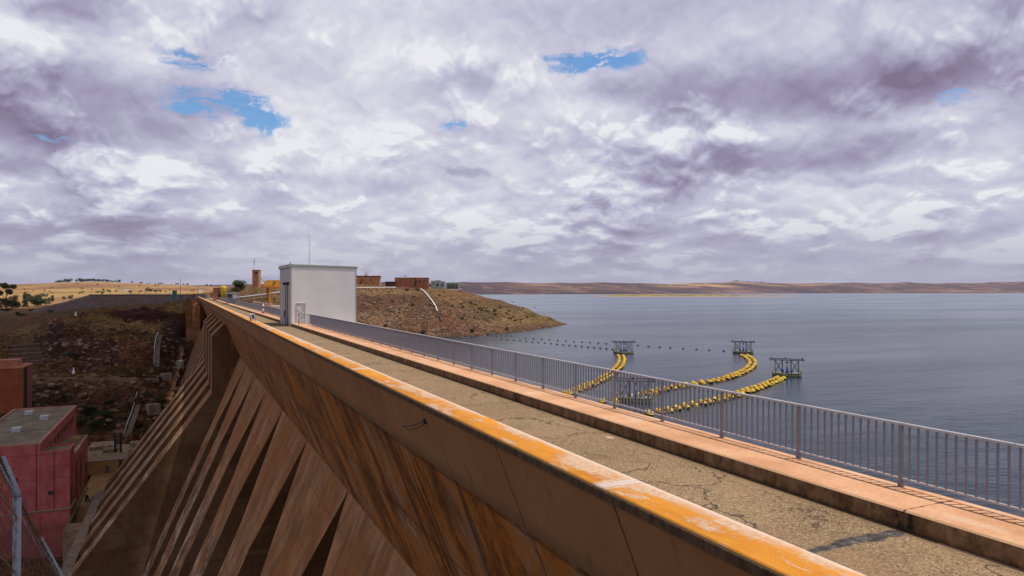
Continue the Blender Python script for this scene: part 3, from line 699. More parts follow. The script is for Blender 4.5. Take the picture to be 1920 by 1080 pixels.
child(bld, 'roof_vent', M_dark, lambda m: m.tube([(10.4, 80, 2.7), (10.4, 80, 3.25)], .05))
mb = MB(); mb.box((X0-.02, Yb0+3.35, ZB), (X0+.04, Yb0+4.42, .55)); mb.box((X0-.02, Yb0+4.45, ZB), (X0+.04, Yb0+5.52, .55))
dr = mb.build('double_door', pmat('grey_door', (.36, .36, .38), .08, 2, .5), bld); child(dr, 'handle', M_dark, lambda m: (m.box((X0-.08, Yb0+4.25, -2.7), (X0-.021, Yb0+4.33, -2.0)), m.box((X0-.08, Yb0+4.55, -2.7), (X0-.021, Yb0+4.63, -2.0))))
mb = MB()
for y in (Yb0+1.5, Yb0+2.9): mb.tube([(X0-.10, y, ZB), (X0-.10, y, .72)], .035)
mb.tube([(X0-.10, Yb0+.7, .70), (X0-.10, Yb0+5.2, .70)], .03)
for q in (.9, 1.9, 2.9, 3.9, 4.9): mb.lathe((X0-.10, Yb0+q, .70), [(.04, 0), (.09, .06), (.06, .14), (.1, .2), (.03, .27)], 8)
mb.build('pipe_frame', M_dark, bld)
mb = MB(); xa, xb = 9.93, 10.86
for bx in ((xa, -3.19, xa+.09, -1.16), (xb-.09, -3.19, xb, -1.16), (xa+.09, -1.26, xb-.09, -1.16)): mb.box((bx[0], Yb0-.06, bx[1]), (bx[2], Yb0-.001, bx[3]))
fd = mb.build('front_door', M_frame, bld); 
m_, g, b = newmat('peeling_white_door'); p = g.pos(); nn = g.noise(p, 3, 6, .7)
finish(g, b, g.mix(g.rng(nn, .46, .54), (.42, .42, .45), (.66, .65, .66)), .5)
child(fd, 'door_leaf', m_, lambda m: m.box((xa+.092, Yb0-.04, -3.19), (xb-.092, Yb0-.002, -1.262)))

# flood light on the coping
fl = thing('floodlight', 'small white framed floodlight standing on the orange coping', 'floodlight', at(449, 594, 61))
c = Vector((5.05, 62.5, -2.5))
fl.location = c; fl['o_'] = tuple(c)
M_lampw = pmat('white_lamp_housing', (.7, .7, .68), .1, 6, .4)
mb = MB(); T = Matrix.Translation(c+Vector((0, 0, .36))) @ Matrix.Rotation(R_(35), 4, 'Z') @ Matrix.Rotation(R_(-12), 4, 'X')
mb.box((-.20, -.04, -.26), (.20, .16, .26), 0, T); mb.build('housing', M_lampw, fl, .03)
mb = MB(); mb.box((-.155, -.052, -.20), (.155, -.041, .20), 0, T); mb.build('lens', pmat('dark_glass', (.03, .035, .04), .2, 3, .1, spec=.6), fl)
mb = MB(); mb.box((-.24, -.02, -.37), (-.21, .06, .05), 0, T); mb.box((.21, -.02, -.37), (.24, .06, .05), 0, T); mb.box((-.24, -.02, -.40), (.24, .06, -.37), 0, T); mb.build('bracket', M_dark, fl)

# bracket of bent bars sticking out of the parapet face
bp = atz(783, 776, -2.95); 
hk = thing('iron_hook', 'rusty pair of thin bent iron bars hanging from the parapet face', 'iron bar', (4.93, 15.3, -2.98))
mb = MB(); o_ = Vector((4.96, 15.3, -2.98)); mb.tube([o_+Vector((.1, 0, .02)), o_, o_+Vector((-.16, .38, -.16)), o_+Vector((-.3, .75, -.22))], .011, 6); mb.tube([o_+Vector((.1, .0, 0)), o_+Vector((-.06, .12, -.14)), o_+Vector((-.2, .45, -.28)), o_+Vector((-.31, .75, -.22))], .011, 6)
mb.box(tuple(o_+Vector((-.035, -.05, -.06))), tuple(o_+Vector((.04, .05, .05))))
mb.build('bar', M_dark, hk)

# ------------------------------------------------------------------ platform behind: red white rails, gantry crane, booth
M_red = pmat('red_paint', (.42, .05, .03), .2, 5, .5); M_wpaint = pmat('white_paint', (.72, .71, .69), .1, 5, .5)
M_yel = pmat('yellow_crane_paint', (.66, .36, .03), .2, 1.5, .45, c2=(.50, .24, .02)); M_or = pmat('orange_crane_paint', (.50, .17, .03), .25, 1.5, .5)
bar_ = thing('barrier_rail', 'red and white striped steel barrier beside the yellow gantry crane', 'barrier', (13, 128, -3.2))
pts = [Vector((12.2, y, -3.3)) for y in np.arange(113.5, 150, 3.0)]
for i, p in enumerate(pts):
    mb = MB()
    for j in range(4): mb.box((p.x-.045, p.y-.045, -3.3+j*.35), (p.x+.045, p.y+.045, -3.3+(j+1)*.35-.002), j % 2)
    mb.build('post', [M_red, M_wpaint], bar_)
for zz in (-2.6, -2.05):
    mb = MB()
    for i in range(len(pts)-1):
        for j in range(2):
            a_ = pts[i].y+1.5*j; mb.box((12.17, a_+.05, zz), (12.23, a_+1.45, zz+.09), (i+j) % 2)
    mb.build('rail', [M_red, M_wpaint], bar_)
for xx in (15, 19):
    br = thing('barrier_rail', 'short red and white barrier across the crane platform, %s' % ('closer to the crest walkway' if xx == 15 else 'farther out over the water'), 'barrier', (xx, 115, -3.3), 'short barriers on the crane platform')
    for j in range(3):
        mb = MB(); x = xx-1.4+j*1.4
        for q in range(4): mb.box((x-.05, 114.95+j*.01, -3.3+q*.33), (x+.05, 115.05, -3.3+(q+1)*.33-.002), q % 2)
        mb.build('post', [M_red, M_wpaint], br)
    mb = MB()
    for q in range(2): mb.box((xx-1.35, 114.97, -2.7+q*.5), (xx+1.35, 115.03, -2.6+q*.5), 1-q)
    mb.build('rail', [M_red, M_wpaint], br)
pp = thing('striped_post', 'thick red post with white bands standing on the walkway', 'post', (10.1, 107, -3.2))
mb = MB(); 
for q in range(4): mb.lathe((10.1, 107, -3.2+q*.33), [(.11, 0), (.11, .328)], 12, q % 2)
mb.box((9.8, 106.75, -3.2), (10.4, 107.25, -3.12), 0); mb.build('shaft', [M_red, M_wpaint], pp)
cr = thing('gantry_crane', 'yellow gantry crane with orange legs rising behind the white building', 'crane', (18, 152, -3.3))
XA, XB_, YA, YB_ = 15.4, 21.4, 149, 154
for x, mm in ((XA, M_or), (XB_, M_or)):
    for y in (YA, YB_):
        mb = MB(); mb.box((x-.17, y-.17, -3.3), (x+.17, y+.17, 1.0)); mb.build('leg', M_yel if y == YA else mm, cr)
    mb = MB(); mb.box((x-.22, YA-.6, -3.29), (x+.22, YB_+.6, -2.9)); mb.build('bogie', M_yel, cr)
    mb = MB(); mb.tube([(x, YA+.2, -.8), (x, YB_-.2, .9)], .08); mb.tube([(x, YA+.2, .9), (x, YB_-.2, -.8)], .08); mb.build('brace', mm, cr)
mb = MB(); mb.box((XA-.6, YA-.35, 1.0), (XB_+.6, YA+.35, 2.3)); mb.box((XA-.6, YB_-.35, 1.0), (XB_+.6, YB_+.35, 2.3)); mb.build('girder', M_yel, cr)
mb = MB(); mb.box((XA-.9, YA-.9, .72), (XB_+.9, YB_+.9, .92)); mb.build('catwalk', M_or, cr)
mb = MB(); mb.box((XA+3.4, YA-.2, 2.302), (XA+5.2, YB_+.2, 2.8)); mb.build('hoist_trolley', M_yel, cr)
mb = MB(); hx = XA+.55
mb.tube([(hx, YA-.37, 2.05), (hx+.45, YA-.37, 2.0), (hx+.5, YA-.37, 1.75), (hx+.1, YA-.37, 1.6), (hx-.1, YA-.37, 1.4), (hx+.2, YA-.37, 1.25)], .05, 6); mb.build('hook_emblem', M_dark, cr)
mb = MB(); a_ = at(503, 533, 150); b_ = at(488, 517, 178)
for d in (0, .5): mb.tube([a_+Vector((0, 0, -d)), b_+Vector((0, 0, -d))], .09, 6)
for k in range(9):
    q = a_.lerp(b_, k/8); q2 = a_.lerp(b_, min(1, (k+.5)/8)); mb.tube([q, q2+Vector((0, 0, -.5))], .04, 5)
mb.tube([a_, Vector((XA, YA, 1.2))], .08); mb.build('jib', M_frame, cr)
mb = MB(); mb.box((18.4, 140, -3.3), (20.0, 142.5, -1.2)); mb.box((18.6, 140.3, -1.2), (19.4, 141.3, -.7)); mb.tube([(18.5, 139.8, -3.3), (18.5, 139.8, -.4)], .06)
tag(mb.build('winch_housing', M_yel, None, .05), 'yellow winch housing on the crane platform beneath the gantry', 'winch')

bt = thing('grey_booth', 'small grey metal booth with a pale window standing over the far railing', 'booth', (11, 203, -3.2))
mb = MB(); mb.box((9.7, 200, -3.2), (12.6, 205, -.55)); mb.build('wall', pmat('booth_sheet', (.22, .23, .26), .15, 2, .6), bt)
mb = MB(); mb.box((9.5, 199.6, -.548), (12.8, 205.3, -.36)); mb.build('roof', M_frame, bt)
mb = MB(); mb.box((11.2, 199.95, -1.9), (12.4, 199.998, -.8)); mb.build('window', M_wpaint, bt)
mb = MB(); mb.box((9.95, 199.95, -1.6), (10.9, 199.998, -.8)); mb.build('dark_window', M_dark, bt)

def simple_box(name, label, cat, c, sx, sy, sz, mat, roofmat=None, rz=0, over=.25, rt=.25, group=None, wins=()):
    t = thing(name, label, cat, c, group); t.rotation_euler = (0, 0, rz)
    t['o_'] = (0., 0., 0.)
    mb = MB(); mb.box((-sx/2, -sy/2, -2), (sx/2, sy/2, sz)); mb.build('wall', mat, t)
    if roofmat: mb = MB(); mb.box((-sx/2-over, -sy/2-over, sz+.002), (sx/2+over, sy/2+over, sz+rt)); mb.build('roof', roofmat, t)
    for (x, z, ww, hh) in wins:
        mb = MB(); mb.box((x-ww/2, -sy/2-.04, z), (x+ww/2, -sy/2-.004, z+hh)); mb.build('window', M_dark, t)
    return t
M_terr = pmat('terracotta_render', (.40, .16, .085), .25, .6, .9); M_terr2 = pmat('orange_render', (.50, .235, .12), .3, .5, .9); M_rooft = pmat('dark_roof', (.10, .055, .04), .3, 1, .9)
c = at(408.5, 558, 262); simple_box('red_hut', 'small brick red hut beside the yellow tank past the crest', 'hut', c, 2.7, 2.5, 3.6, M_terr, M_dark, -YAW*.6, .1, .15, None, [(.55, 1.1, .5, 1.5)])
c = at(419, 552, 255); tk = thing('yellow_tank', 'upright yellow cylindrical tank next to the red hut', 'tank', c)
mb = MB(); mb.lathe(c, [(.95, -1), (.95, 2.75), (.88, 2.95), (.55, 3.1), (.2, 3.16)], 24); mb.build('shell', pmat('tank_yellow', (.72, .47, .03), .1, 1, .5), tk)
mb = MB(); mb.lathe(c, [(.97, 1.0), (.99, 1.03), (.99, 1.1), (.97, 1.13)], 24); mb.lathe(c, [(.97, 2.2), (.99, 2.23), (.99, 2.3), (.97, 2.33)], 24); mb.build('hoop', pmat('tank_hoop', (.45, .28, .02), .2, 1, .5), tk)

# terracotta tower
c = at(481, 540, 330); tw = thing('terracotta_tower', 'slim terracotta tower with an antenna on top on the hill', 'tower', c)
def boxat(mb, c, lo, hi, mi=0, rz=-YAW): mb.box(lo, hi, mi, Matrix.Translation(Vector(c)) @ Matrix.Rotation(rz, 4, 'Z'))
mb = MB(); boxat(mb, c, (-1.5, -1.5, -2), (1.5, 1.5, 8.3)); mb.build('shaft', M_terr2, tw)
mb = MB(); boxat(mb, c, (-1.62, -1.62, 8.302), (1.62, 1.62, 8.6)); mb.build('cap', M_terr, tw)
mb = MB(); boxat(mb, c, (-.3, -1.56, 6.6), (1.1, -1.504, 7.6)); mb.build('window', pmat('blue_dark_glass', (.03, .03, .09), .2, 1, .2), tw)
mb = MB(); q = Vector(c)+Vector((-1.1, .3, 8.6)); mb.tube([q, q+Vector((0, 0, 5.6))], .06, 6); mb.tube([q+Vector((.0, 0, 3)), q+Vector((.35, 0, 5.5))], .05, 6)
for h in (2.6, 3.1, 3.8, 4.3): mb.tube([q+Vector((-.35, 0, h)), q+Vector((.3, 0, h+.2))], .06, 5)
mb.tube([q+Vector((0, 0, 4.4)), q+Vector((2.4, 0, 0))], .025, 4); mb.build('antenna', M_dark, tw)

# lattice mast behind the white building
c = at(580, 536, 400); ms = thing('radio_mast', 'tall thin red and white lattice mast behind the white building', 'mast', c)
mb = MB(); H = 33.5
for k in range(3):
    a = k*2.1; mb.tube([Vector(c)+Vector((.35*math.cos(a), .35*math.sin(a), -2)), Vector(c)+Vector((.35*math.cos(a), .35*math.sin(a), H-3))], .05, 5)
mb.build('lattice_leg', M_frame, ms); mb = MB()
for i in range(30):
    for k in range(3):
        a, a2 = k*2.1, (k+1)*2.1; mb.tube([Vector(c)+Vector((.35*math.cos(a), .35*math.sin(a), i)), Vector(c)+Vector((.35*math.cos(a2), .35*math.sin(a2), i+1))], .03, 4, (i//4) % 2)
mb.build('lacing', [M_red, M_frame], ms)
child(ms, 'tip_rod', M_frame, lambda m: m.tube([Vector(c)+Vector((0, 0, H-3)), Vector(c)+Vector((0, 0, H))], .05, 5))
child(ms, 'antenna_arm', M_dark, lambda m: (m.tube([Vector(c)+Vector((-.8, 0, H-4.2)), Vector(c)+Vector((.8, 0, H-4.2))], .06, 5), m.tube([Vector(c)+Vector((.3, 0, H-10)), Vector(c)+Vector((.9, 0, H-9.2))], .08, 5)))

# poles beyond the crest
def pole(u, v0, v1, s, label, name='utility_pole', arm=True, r=.13):
    c = at(u, v0, s); top = at(u, v1, s).z; t = thing(name, label, 'pole', c)
    mb = MB(); mb.tube([Vector(c)-Vector((0, 0, 2)), Vector((c.x, c.y, top))], r, 6, r2=r*.7); mb.build('shaft', M_dark, t)
    if arm: child(t, 'crossarm', M_dark, lambda m: m.tube([Vector((c.x-.9, c.y+.4, top-.7)), Vector((c.x+.9, c.y-.4, top-.7))], .07, 5))
pole(338, 562, 522, 420, 'tall bare pole beside the turquoise hut', arm=False, r=.16)
pole(371, 552, 536, 480, 'short dark pole with a crossarm on the pinkish field')
pole(318, 556, 541, 520, 'thin pole at the end of the rockfill embankment nearest the turquoise hut')
pole(272, 566, 545, 545, 'thin pole in front of the middle of the dark rockfill embankment')
pole(172, 572, 539, 560, 'wooden pole standing before the left end of the rockfill embankment')
pole(207, 556, 538, 700, 'small pole on the golden slope just above the embankment')
c = at(327.5, 556, 425); simple_box('turquoise_hut', 'narrow turquoise kiosk beside the tall bare pole', 'kiosk', c, 2.2, 2.2, 3.6, pmat('turquoise_paint', (.06, .16, .17), .2, 2, .6), M_dark, -.2, .1, .12)
c = at(345, 563, 372); 
mb = MB()
for k in range(7): mb.tube([(c.x+(k-3)*1.6, c.y+k*.3, c.z-.6), (c.x+(k-3)*1.6, c.y+k*.3, c.z+1.6)], .05, 5)
mb.tube([(c.x-4.8, c.y, c.z+1.5), (c.x+4.8, c.y+1.8, c.z+1.5)], .05, 5); mb.tube([(c.x-4.8, c.y, c.z+.7), (c.x+4.8, c.y+1.8, c.z+.7)], .05, 5)
tag(mb.build('wire_fence', pmat('blue_grey_fence', (.16, .16, .22), .2, 2, .6)), 'low blue grey fence across the far end of the crest', 'fence')

# white pipe rail on the hill flank
def pipeline(name, label, cat, P, r, mat, posts=True, mposts=None, drop=1.3):
    t = thing(name, label, cat, P[0]); mb = MB(); mb.tube(P, r, 8); mb.build('pipe', mat, t)
    if posts:
        for i, p in enumerate(P):
            mb = MB(); mb.box((p[0]-.1, p[1]-.1, p[2]-drop), (p[0]+.1, p[1]+.1, p[2]-r*.8)); mb.build('support', mposts or M_plain, t)
    return t
P = [at(434+9.5*i, 559-.95*i-.02*i*i, 262-1.0*i) for i in range(11)]
pipeline('pipe_rail', 'long white pipe on short supports running along the grassy flank behind the railing', 'pipe', P, .26, M_wpaint)
P = [at(441+8*i, 565-1.05*i, 250-1.0*i) for i in range(9)]
pipeline('pipe_rail', 'thinner brownish pipe below the long white pipe on the flank', 'pipe', P, .2, pmat('rusty_pipe', (.33, .24, .17), .3, 2, .7))
P = [at(640+8.5*i, 540.3-.12*i, 322) for i in range(13)]
pipeline('guard_rail', 'white guard rail along the road below the hilltop buildings', 'guard rail', P, .25, M_wpaint, True, M_dark, 1.0)
def onground(u, v, s0=250, s1=480):
    prev = None
    for s in np.linspace(s0, s1, 160):
        p = at(u, v, s); h = hz1(p.x, p.y)
        if p.z <= h: return Vector((p.x, p.y, h))
    return at(u, v, s1)
P = []
for (u, v) in ((789, 543), (797, 550), (804, 558), (811, 567), (817, 577), (820, 586)): q = onground(u, v, 270, 420); P.append(q+Vector((0, 0, .45)))
pipeline('drain_pipe', 'white curved pipe running down the stony peninsula slope', 'pipe', P, .30, M_wpaint, False)
P = [P[-1]]+[onground(u, v, 270, 420)+Vector((0, 0, .45)) for (u, v) in ((823, 594), (826, 601), (829, 607))]
pipeline('drain_pipe', 'dark lower length of pipe continuing below the white curved pipe', 'pipe', P, .30, M_dark, False)

# hilltop buildings
c = at(690, 531, 392); simple_box('hilltop_house', 'orange house with a dark flat roof just past the white building', 'house', c, 13.5, 9, 3.6, M_terr2, M_rooft, -YAW+.1, .35, .5, None, [(-3, 1.2, .9, 1.0), (2, 1.2, .9, 1.0)])
c = at(773, 536, 405); h2 = simple_box('hilltop_house', 'long terracotta house with a pale roof edge and a rooftop dish', 'house', c, 19.2, 9, 4.5, M_terr, pmat('pale_parapet', (.46, .27, .17), .2, 1, .9), -YAW+.05, .12, .3, None, [(4.7, 2.3, 1.0, .8), (-6.2, 2.2, .8, .9), (7.4, 2.3, .8, .8)])
child(h2, 'dish', M_frame, lambda m: (m.tube([(-4, 0, 4.8), (-4, 0, 5.6)], .08), m.box((-5.2, -.3, 5.55), (-2.9, .3, 5.85)), m.box((-4.4, -.4, 5.85), (-3.7, .4, 6.15))))
c = at(733, 535, 400); simple_box('hilltop_annex', 'low dark red annex attached before the long terracotta house', 'annex', c, 5.6, 5, 1.9, M_rooft, M_dark, -YAW)
M_pale = pmat('pale_green_sheet', (.42, .50, .48), .15, 1, .6)
for k, (u, wd, hh, lb) in enumerate(((813, 4.2, 3.3, 'pale container cabin nearest the long terracotta house'), (822, 4.6, 3.6, 'pale container cabin in the middle of three'), (831, 3.8, 3.0, 'pale container cabin farthest from the long terracotta house'))):
    c = at(u, 537.5, 408); cb = simple_box('container_cabin', lb, 'cabin', c, wd*.62, 4, hh, M_pale, M_frame, -YAW, .1, .15, 'container cabins on the hilltop', [(0, 1.3, .7, .8)])
for k in range(4):
    c = at(841+5.2*k, 538.5, 412); t = thing('storage_tank', 'squat grey green tank in the row at the end of the hilltop', 'tank', c, 'row of grey green tanks')
    mb = MB(); mb.lathe(c, [(.75, -1), (.75, 2.6), (.6, 2.85), (.1, 3.05)], 14); mb.build('shell', pmat('tank_green', (.13, .19, .18), .2, 1, .6), t)
    mb = MB(); mb.lathe(c, [(.77, 1.2), (.8, 1.22), (.8, 1.3), (.77, 1.32)], 14); mb.build('hoop', M_dark, t)

# ------------------------------------------------------------------ power station in the valley
M_pink = None
m_, g, b = newmat('pink_render'); p = g.pos(); x, y, z = g.sep(p)
n = g.noise(p, .4, 5, .6); n2 = g.noise(g.vm('MULTIPLY', p, (1, 1, .25)), 1.2, 5, .65)
c_ = g.mix(g.rng(g.add(g.mul(n, .6), g.mul(n2, .4)), .38, .62), (.42, .092, .090), (.54, .145, .132))
wob = g.mul(g.sub(g.noise(p, .5, 4, .6), .5), .9); ln = g.mul(band(g, g.add(z, wob), 2.7, 0, .09), g.rng(g.noise(p, .22, 3, .5), .46, .54))
c_ = g.mix(g.mul(ln, .7), c_, (.14, .05, .05)); c_ = g.mix(g.mul(g.rng(z, -48.6, -51.5), .5), c_, (.15, .06, .04))
finish(g, b, c_, .85, g.bump(n2, .15, .02)); M_pink = m_
m_, g, b = newmat('flat_roof_felt'); p = g.pos(); x, y, z = g.sep(p); n = g.noise(p, .35, 6, .65)
c_ = g.mix(g.rng(n, .35, .65), (.15, .115, .070), (.235, .19, .125)); c_ = g.mix(g.mul(band(g, y, 19, 6, .5), .8), c_, (.06, .045, .03)); finish(g, b, c_, .95); M_felt = m_
ps_ = thing('power_station', 'big pink flat roofed power station at the foot of the dam', 'power station', (-31, 200, -57))
mb = MB(); mb.box((-43, 178, -59), (-28.5, 231.5, -32.9)); mb.build('turbine_hall', M_pink, ps_)
mb = MB()
for q in ((-43.1, 177.9, -42.7, 231.6), (-28.8, 177.9, -28.4, 231.6), (-42.7, 177.9, -28.8, 178.3), (-42.7, 231.2, -28.8, 231.6)): mb.box((q[0], q[1], -32.9), (q[2], q[3], -32.4))
mb.build('roof_kerb', pmat('pale_pink_coping', (.48, .24, .18), .2, .5, .9), ps_)
mb = MB(); mb.box((-42.7, 178.3, -32.95), (-28.8, 231.2, -32.75)); mb.build('roof', M_felt, ps_)
for k in range(9):
    y = 184+5.0*k; mb = MB(); mb.box((-28.52, y, -36.2), (-28.38, y+2.4, -34.4)); wn = mb.build('window', pmat('pink_frame', (.33, .14, .12), .2, 1, .8), ps_); child(wn, 'pane', M_dark, lambda m: m.box((-28.40, y+.2, -36.0), (-28.36, y+2.2, -34.55)))
mb = MB(); mb.box((-28.48, 178.05, -59), (-23.1, 185, -34.9)); mb.build('stair_block', M_pink, ps_)
mb = MB()
for q in ((-28.4, 178.0, -23.05, 178.3), (-28.4, 184.75, -23.05, 185.05), (-23.35, 178.3, -23.05, 184.75)): mb.box((q[0], q[1], -34.9), (q[2], q[3], -34.4))
mb.build('stair_block_kerb', M_pink, ps_)
mb = MB(); mb.box((-28.4, 178.3, -34.95), (-23.35, 184.75, -34.8)); mb.build('stair_block_roof', M_felt, ps_)
mb = MB(); mb.box((-28.47, 185.06, -59), (-23.4, 211, -38.0)); mb.build('annex', M_pink, ps_)
mb = MB(); mb.box((-23.72, 185.1, -38.0), (-23.38, 211.05, -37.35)); mb.box((-28.4, 210.7, -38), (-23.72, 211.05, -37.35)); mb.build('annex_kerb', pmat('annex_coping', (.50, .27, .21), .2, .5, .9), ps_)
mb = MB(); mb.box((-28.4, 185.1, -38.05), (-23.72, 210.7, -37.9)); mb.build('annex_roof', M_felt, ps_)
mb = MB(); mb.box((-26.6, 205, -37.9), (-24.6, 207.5, -37.2)); mb.box((-26.2, 205.4, -37.2), (-25, 207.1, -36.9)); mb.build('roof_hatch', pmat('orange_hatch', (.42, .24, .10), .2, 1, .8), ps_)
for y0_, y1_, z0_, z1_, nm in ((190, 191.6, -48, -39.5, 'slot_window'), (196.5, 198.2, -47.5, -39.2, 'slot_window'), (206.2, 208.8, -49.9, -44, 'entrance'), (180.2, 181.4, -47.5, -43, 'slot_window')):
    x = -23.1 if y0_ < 185 else -23.4
    mb = MB(); mb.box((x-.02, y0_, z0_), (x+.05, y1_, z1_)); mb.build(nm, M_dark, ps_)
mb = MB(); mb.box((-43, 177.7, -47.35), (-23.0, 178.04, -47.1)); mb.box((-23.1, 177.7, -47.35), (-22.8, 185, -47.1)); mb.build('ledge', pmat('ledge_concrete', (.34, .26, .20), .2, 1, .9), ps_)
for x in (-38.5, -29.2, -26.0):
    mb = MB(); zt = -32.6 if x < -28.5 else -34.5; mb.tube([(x, 177.86, -47.0), (x, 177.90, zt)], .06, 6); mb.build('downpipe', M_dark, ps_)
for x, z in ((-36.5, -40.5), (-33, -40.5), (-36.5, -45), (-33, -45), (-26.6, -44)):
    wv_ = child(ps_, 'vent', pmat('vent_surround', (.30, .12, .10), .2, 1, .8), lambda m: m.box((x-.55, 177.9, z), (x+.55, 177.998, z+1.0))); child(wv_, 'louvre', M_dark, lambda m: m.box((x-.42, 177.86, z+.12), (x+.42, 177.899, z+.88)))
for i, (x, y) in enumerate(((-36, 196), (-33, 212), (-38, 222))): child(ps_, 'roof_unit', M_frame, lambda m: m.box((x-.9, y-1.2, -32.75), (x+.9, y+1.2, -31.8)))
# concrete yards (setting) round it
m_, g, b = newmat('yard_concrete'); p = g.pos(); n = g.noise(p, .25, 6, .65); n2 = g.noise(p, 2.5, 5, .65)
finish(g, b, g.mix(g.rng(g.add(g.mul(n, .6), g.mul(n2, .4)), .4, .6), (.44, .25, .085), (.60, .39, .17)), .95, g.bump(n2, .3, .05)); M_yard = m_
mb = MB(); mb.box((-23.38, 189.5, -58), (-9, 219.6, -50)); tag(mb.build('yard', M_yard), kind='structure')
mb = MB(); mb.box((-23.05, 168, -58), (-19.4, 173.5, -49.4)); tag(mb.build('yard_bridge', pmat('bridge_concrete', (.30, .19, .13), .3, .5, .9)), 'small concrete slab bridging the dark tailrace pit beside the power station', 'slab')
m_, g, b = newmat('terrace_concrete'); p = g.pos(); n = g.noise(p, .4, 6, .65); n2 = g.noise(p, 1.8, 6, .7)
finish(g, b, g.mix(g.rng(n2, .42, .56), (.19, .13, .08), g.mix(n, (.42, .32, .20), (.52, .40, .26))), .95, g.bump(n2, .4, .1)); M_terrc = m_
mb = MB(); mb.box((-26.5, 220.5, -58), (-6, 246, -46.3)); tag(mb.build('terrace', M_terrc), kind='structure')
wl = thing('retaining_wall', 'ochre concrete retaining wall closing the yard of the power station', 'wall', (-17, 220, -50))
mb = MB(); mb.box((-25, 219.62, -50), (-10, 220.48, -46.5)); mb.build('wall_face', pmat('ochre_wall', (.48, .29, .11), .25, .4, .9), wl)
mb = MB(); mb.box((-25.2, 219.4, -46.498), (-10, 220.9, -46.15)); mb.build('coping', pmat('pale_wall_coping', (.42, .34, .26), .2, 1, .9), wl)
mb = MB(); mb.box((-20.2, 219.57, -49.8), (-19.2, 219.615, -47.9)); mb.build('door', pmat('lilac_door', (.16, .12, .17), .2, 1, .7), wl)
mb = MB(); mb.box((-16.9, 219.3, -49.9), (-16.3, 219.6, -46.5)); mb.build('dark_pipe', M_dark, wl)
# things on the terrace
kk = thing('concrete_portal', 'dark two legged concrete portal frame on the terrace above the ochre wall', 'portal', (-17.6, 229, -46.3))
for x in (-18.6, -17.2):
    mb = MB(); mb.box((x-.25, 228.7, -46.3), (x+.25, 229.3, -40.6)); mb.build('leg', M_dark, kk)
mb = MB(); mb.box((-19, 228.6, -40.6), (-16.8, 229.4, -40.1)); mb.build('lintel', M_plain, kk)
for i, (x, y, sx, sy, sz, lb, mm) in enumerate(((-22.5, 238, 6.5, 7, 1.1, 'wide low pale concrete slab at the back of the terrace', M_terrc), (-20.0, 231.5, 3.6, 4, .9, 'square sunken concrete basin on the terrace', M_plain), (-13.5, 236, 3.6, 3, 1.3, 'rounded pale concrete block below the pipe handrail', M_terrc), (-14, 226.5, 2.2, 1.6, 1.0, 'small pale block near the edge of the terrace', M_terrc))):
    mb = MB(); mb.box((x-sx/2, y-sy/2, -46.3), (x+sx/2, y+sy/2, -46.3+sz)); tag(mb.build('concrete_block', mm, None, .12), lb, 'block')
of = thing('orange_frame', 'orange steel frame at the edge of the terrace by the dam', 'frame', (-10.5, 226, -46.3))
M_of = pmat('orange_frame_paint', (.50, .11, .05), .2, 2, .6)
for x in (-12, -9): child(of, 'post', M_of, lambda m: m.box((x-.12, 225.9, -46.3), (x+.12, 226.1, -41.6)))
child(of, 'crossbar', M_of, lambda m: m.box((-11.88, 225.9, -43.6), (-9.12, 226.1, -43.2)))
af = thing('a_frame_hoist', 'yellow A shaped steel hoist frame on the yard', 'hoist', (-17, 191.5, -50))
for a_, b_ in (((-18.4, 191, -50), (-17, 191.6, -45.6)), ((-15.8, 191, -50), (-17, 191.6, -45.6)), ((-17.8, 193, -50), (-17, 191.6, -45.6))):
    child(af, 'leg', M_yel, lambda m: m.tube([a_, b_], .09, 6))
child(af, 'tie_bar', M_yel, lambda m: m.tube([(-18.0, 191.15, -48.7), (-16.15, 191.15, -48.7)], .07, 6))
M_grn = pmat('green_rail_paint', (.13, .20, .09), .3, 3, .6)
gp = thing('green_pipe_rail', 'green pipe handrail along the wall of the power station', 'handrail', (-22.8, 190, -49))
P = [Vector((-22.6, y, -48.9)) for y in (168, 174, 180, 186, 192, 198, 204)]
child(gp, 'top_rail', M_grn, lambda m: m.tube(P, .13, 6)); child(gp, 'lower_rail', M_grn, lambda m: m.tube([p-Vector((0, 0, .6)) for p in P], .08, 6))
for p in P: child(gp, 'post', M_grn, lambda m: m.tube([p-Vector((0, 0, 1.4)), p], .07, 6))
for i, (x, y) in enumerate(((-21, 191), (-20, 191.2), (-18.9, 191), (-21.5, 192.5))):
    mb = MB(); mb.box((x-.35, y-.3, -50), (x+.35, y+.3, -49.2+.15*i)); mb.box((x-.25, y-.2, -49.2+.15*i), (x+.2, y+.2, -48.9+.15*i)); tag(mb.build('yard_crate', [M_plain, M_dark, M_plain, M_dark][i], None, .04), 'small %s machine crate on the yard edge' % ['grey, first', 'dark, second', 'grey brown, third', 'dark, rear'][i], 'crate')

# rust coloured building at the left
c = at(6, 757, 212)
sw = thing('switch_house', 'rust orange windowless building on the hillside above the power station', 'building', c)
mb = MB(); boxat(mb, c, (-14, 0, -3), (5.0, 14, 10.6), 0, 0); mb.build('wall', pmat('rust_render', (.27, .075, .028), .2, .4, .9), sw)
mb = MB(); boxat(mb, c, (-14.2, -.2, 10.602), (5.2, 14.2, 11.0), 0, 0); mb.build('roof', M_terr, sw)
mb = MB(); boxat(mb, c, (-14, 3, 11.0), (3.2, 9, 13.0), 0, 0); mb.build('roof_house', M_terr, sw)
mb = MB(); boxat(mb, c, (4.98, 2, -2), (5.6, 3.1, 10.9), 0, 0); mb.build('downpipe', M_dark, sw)

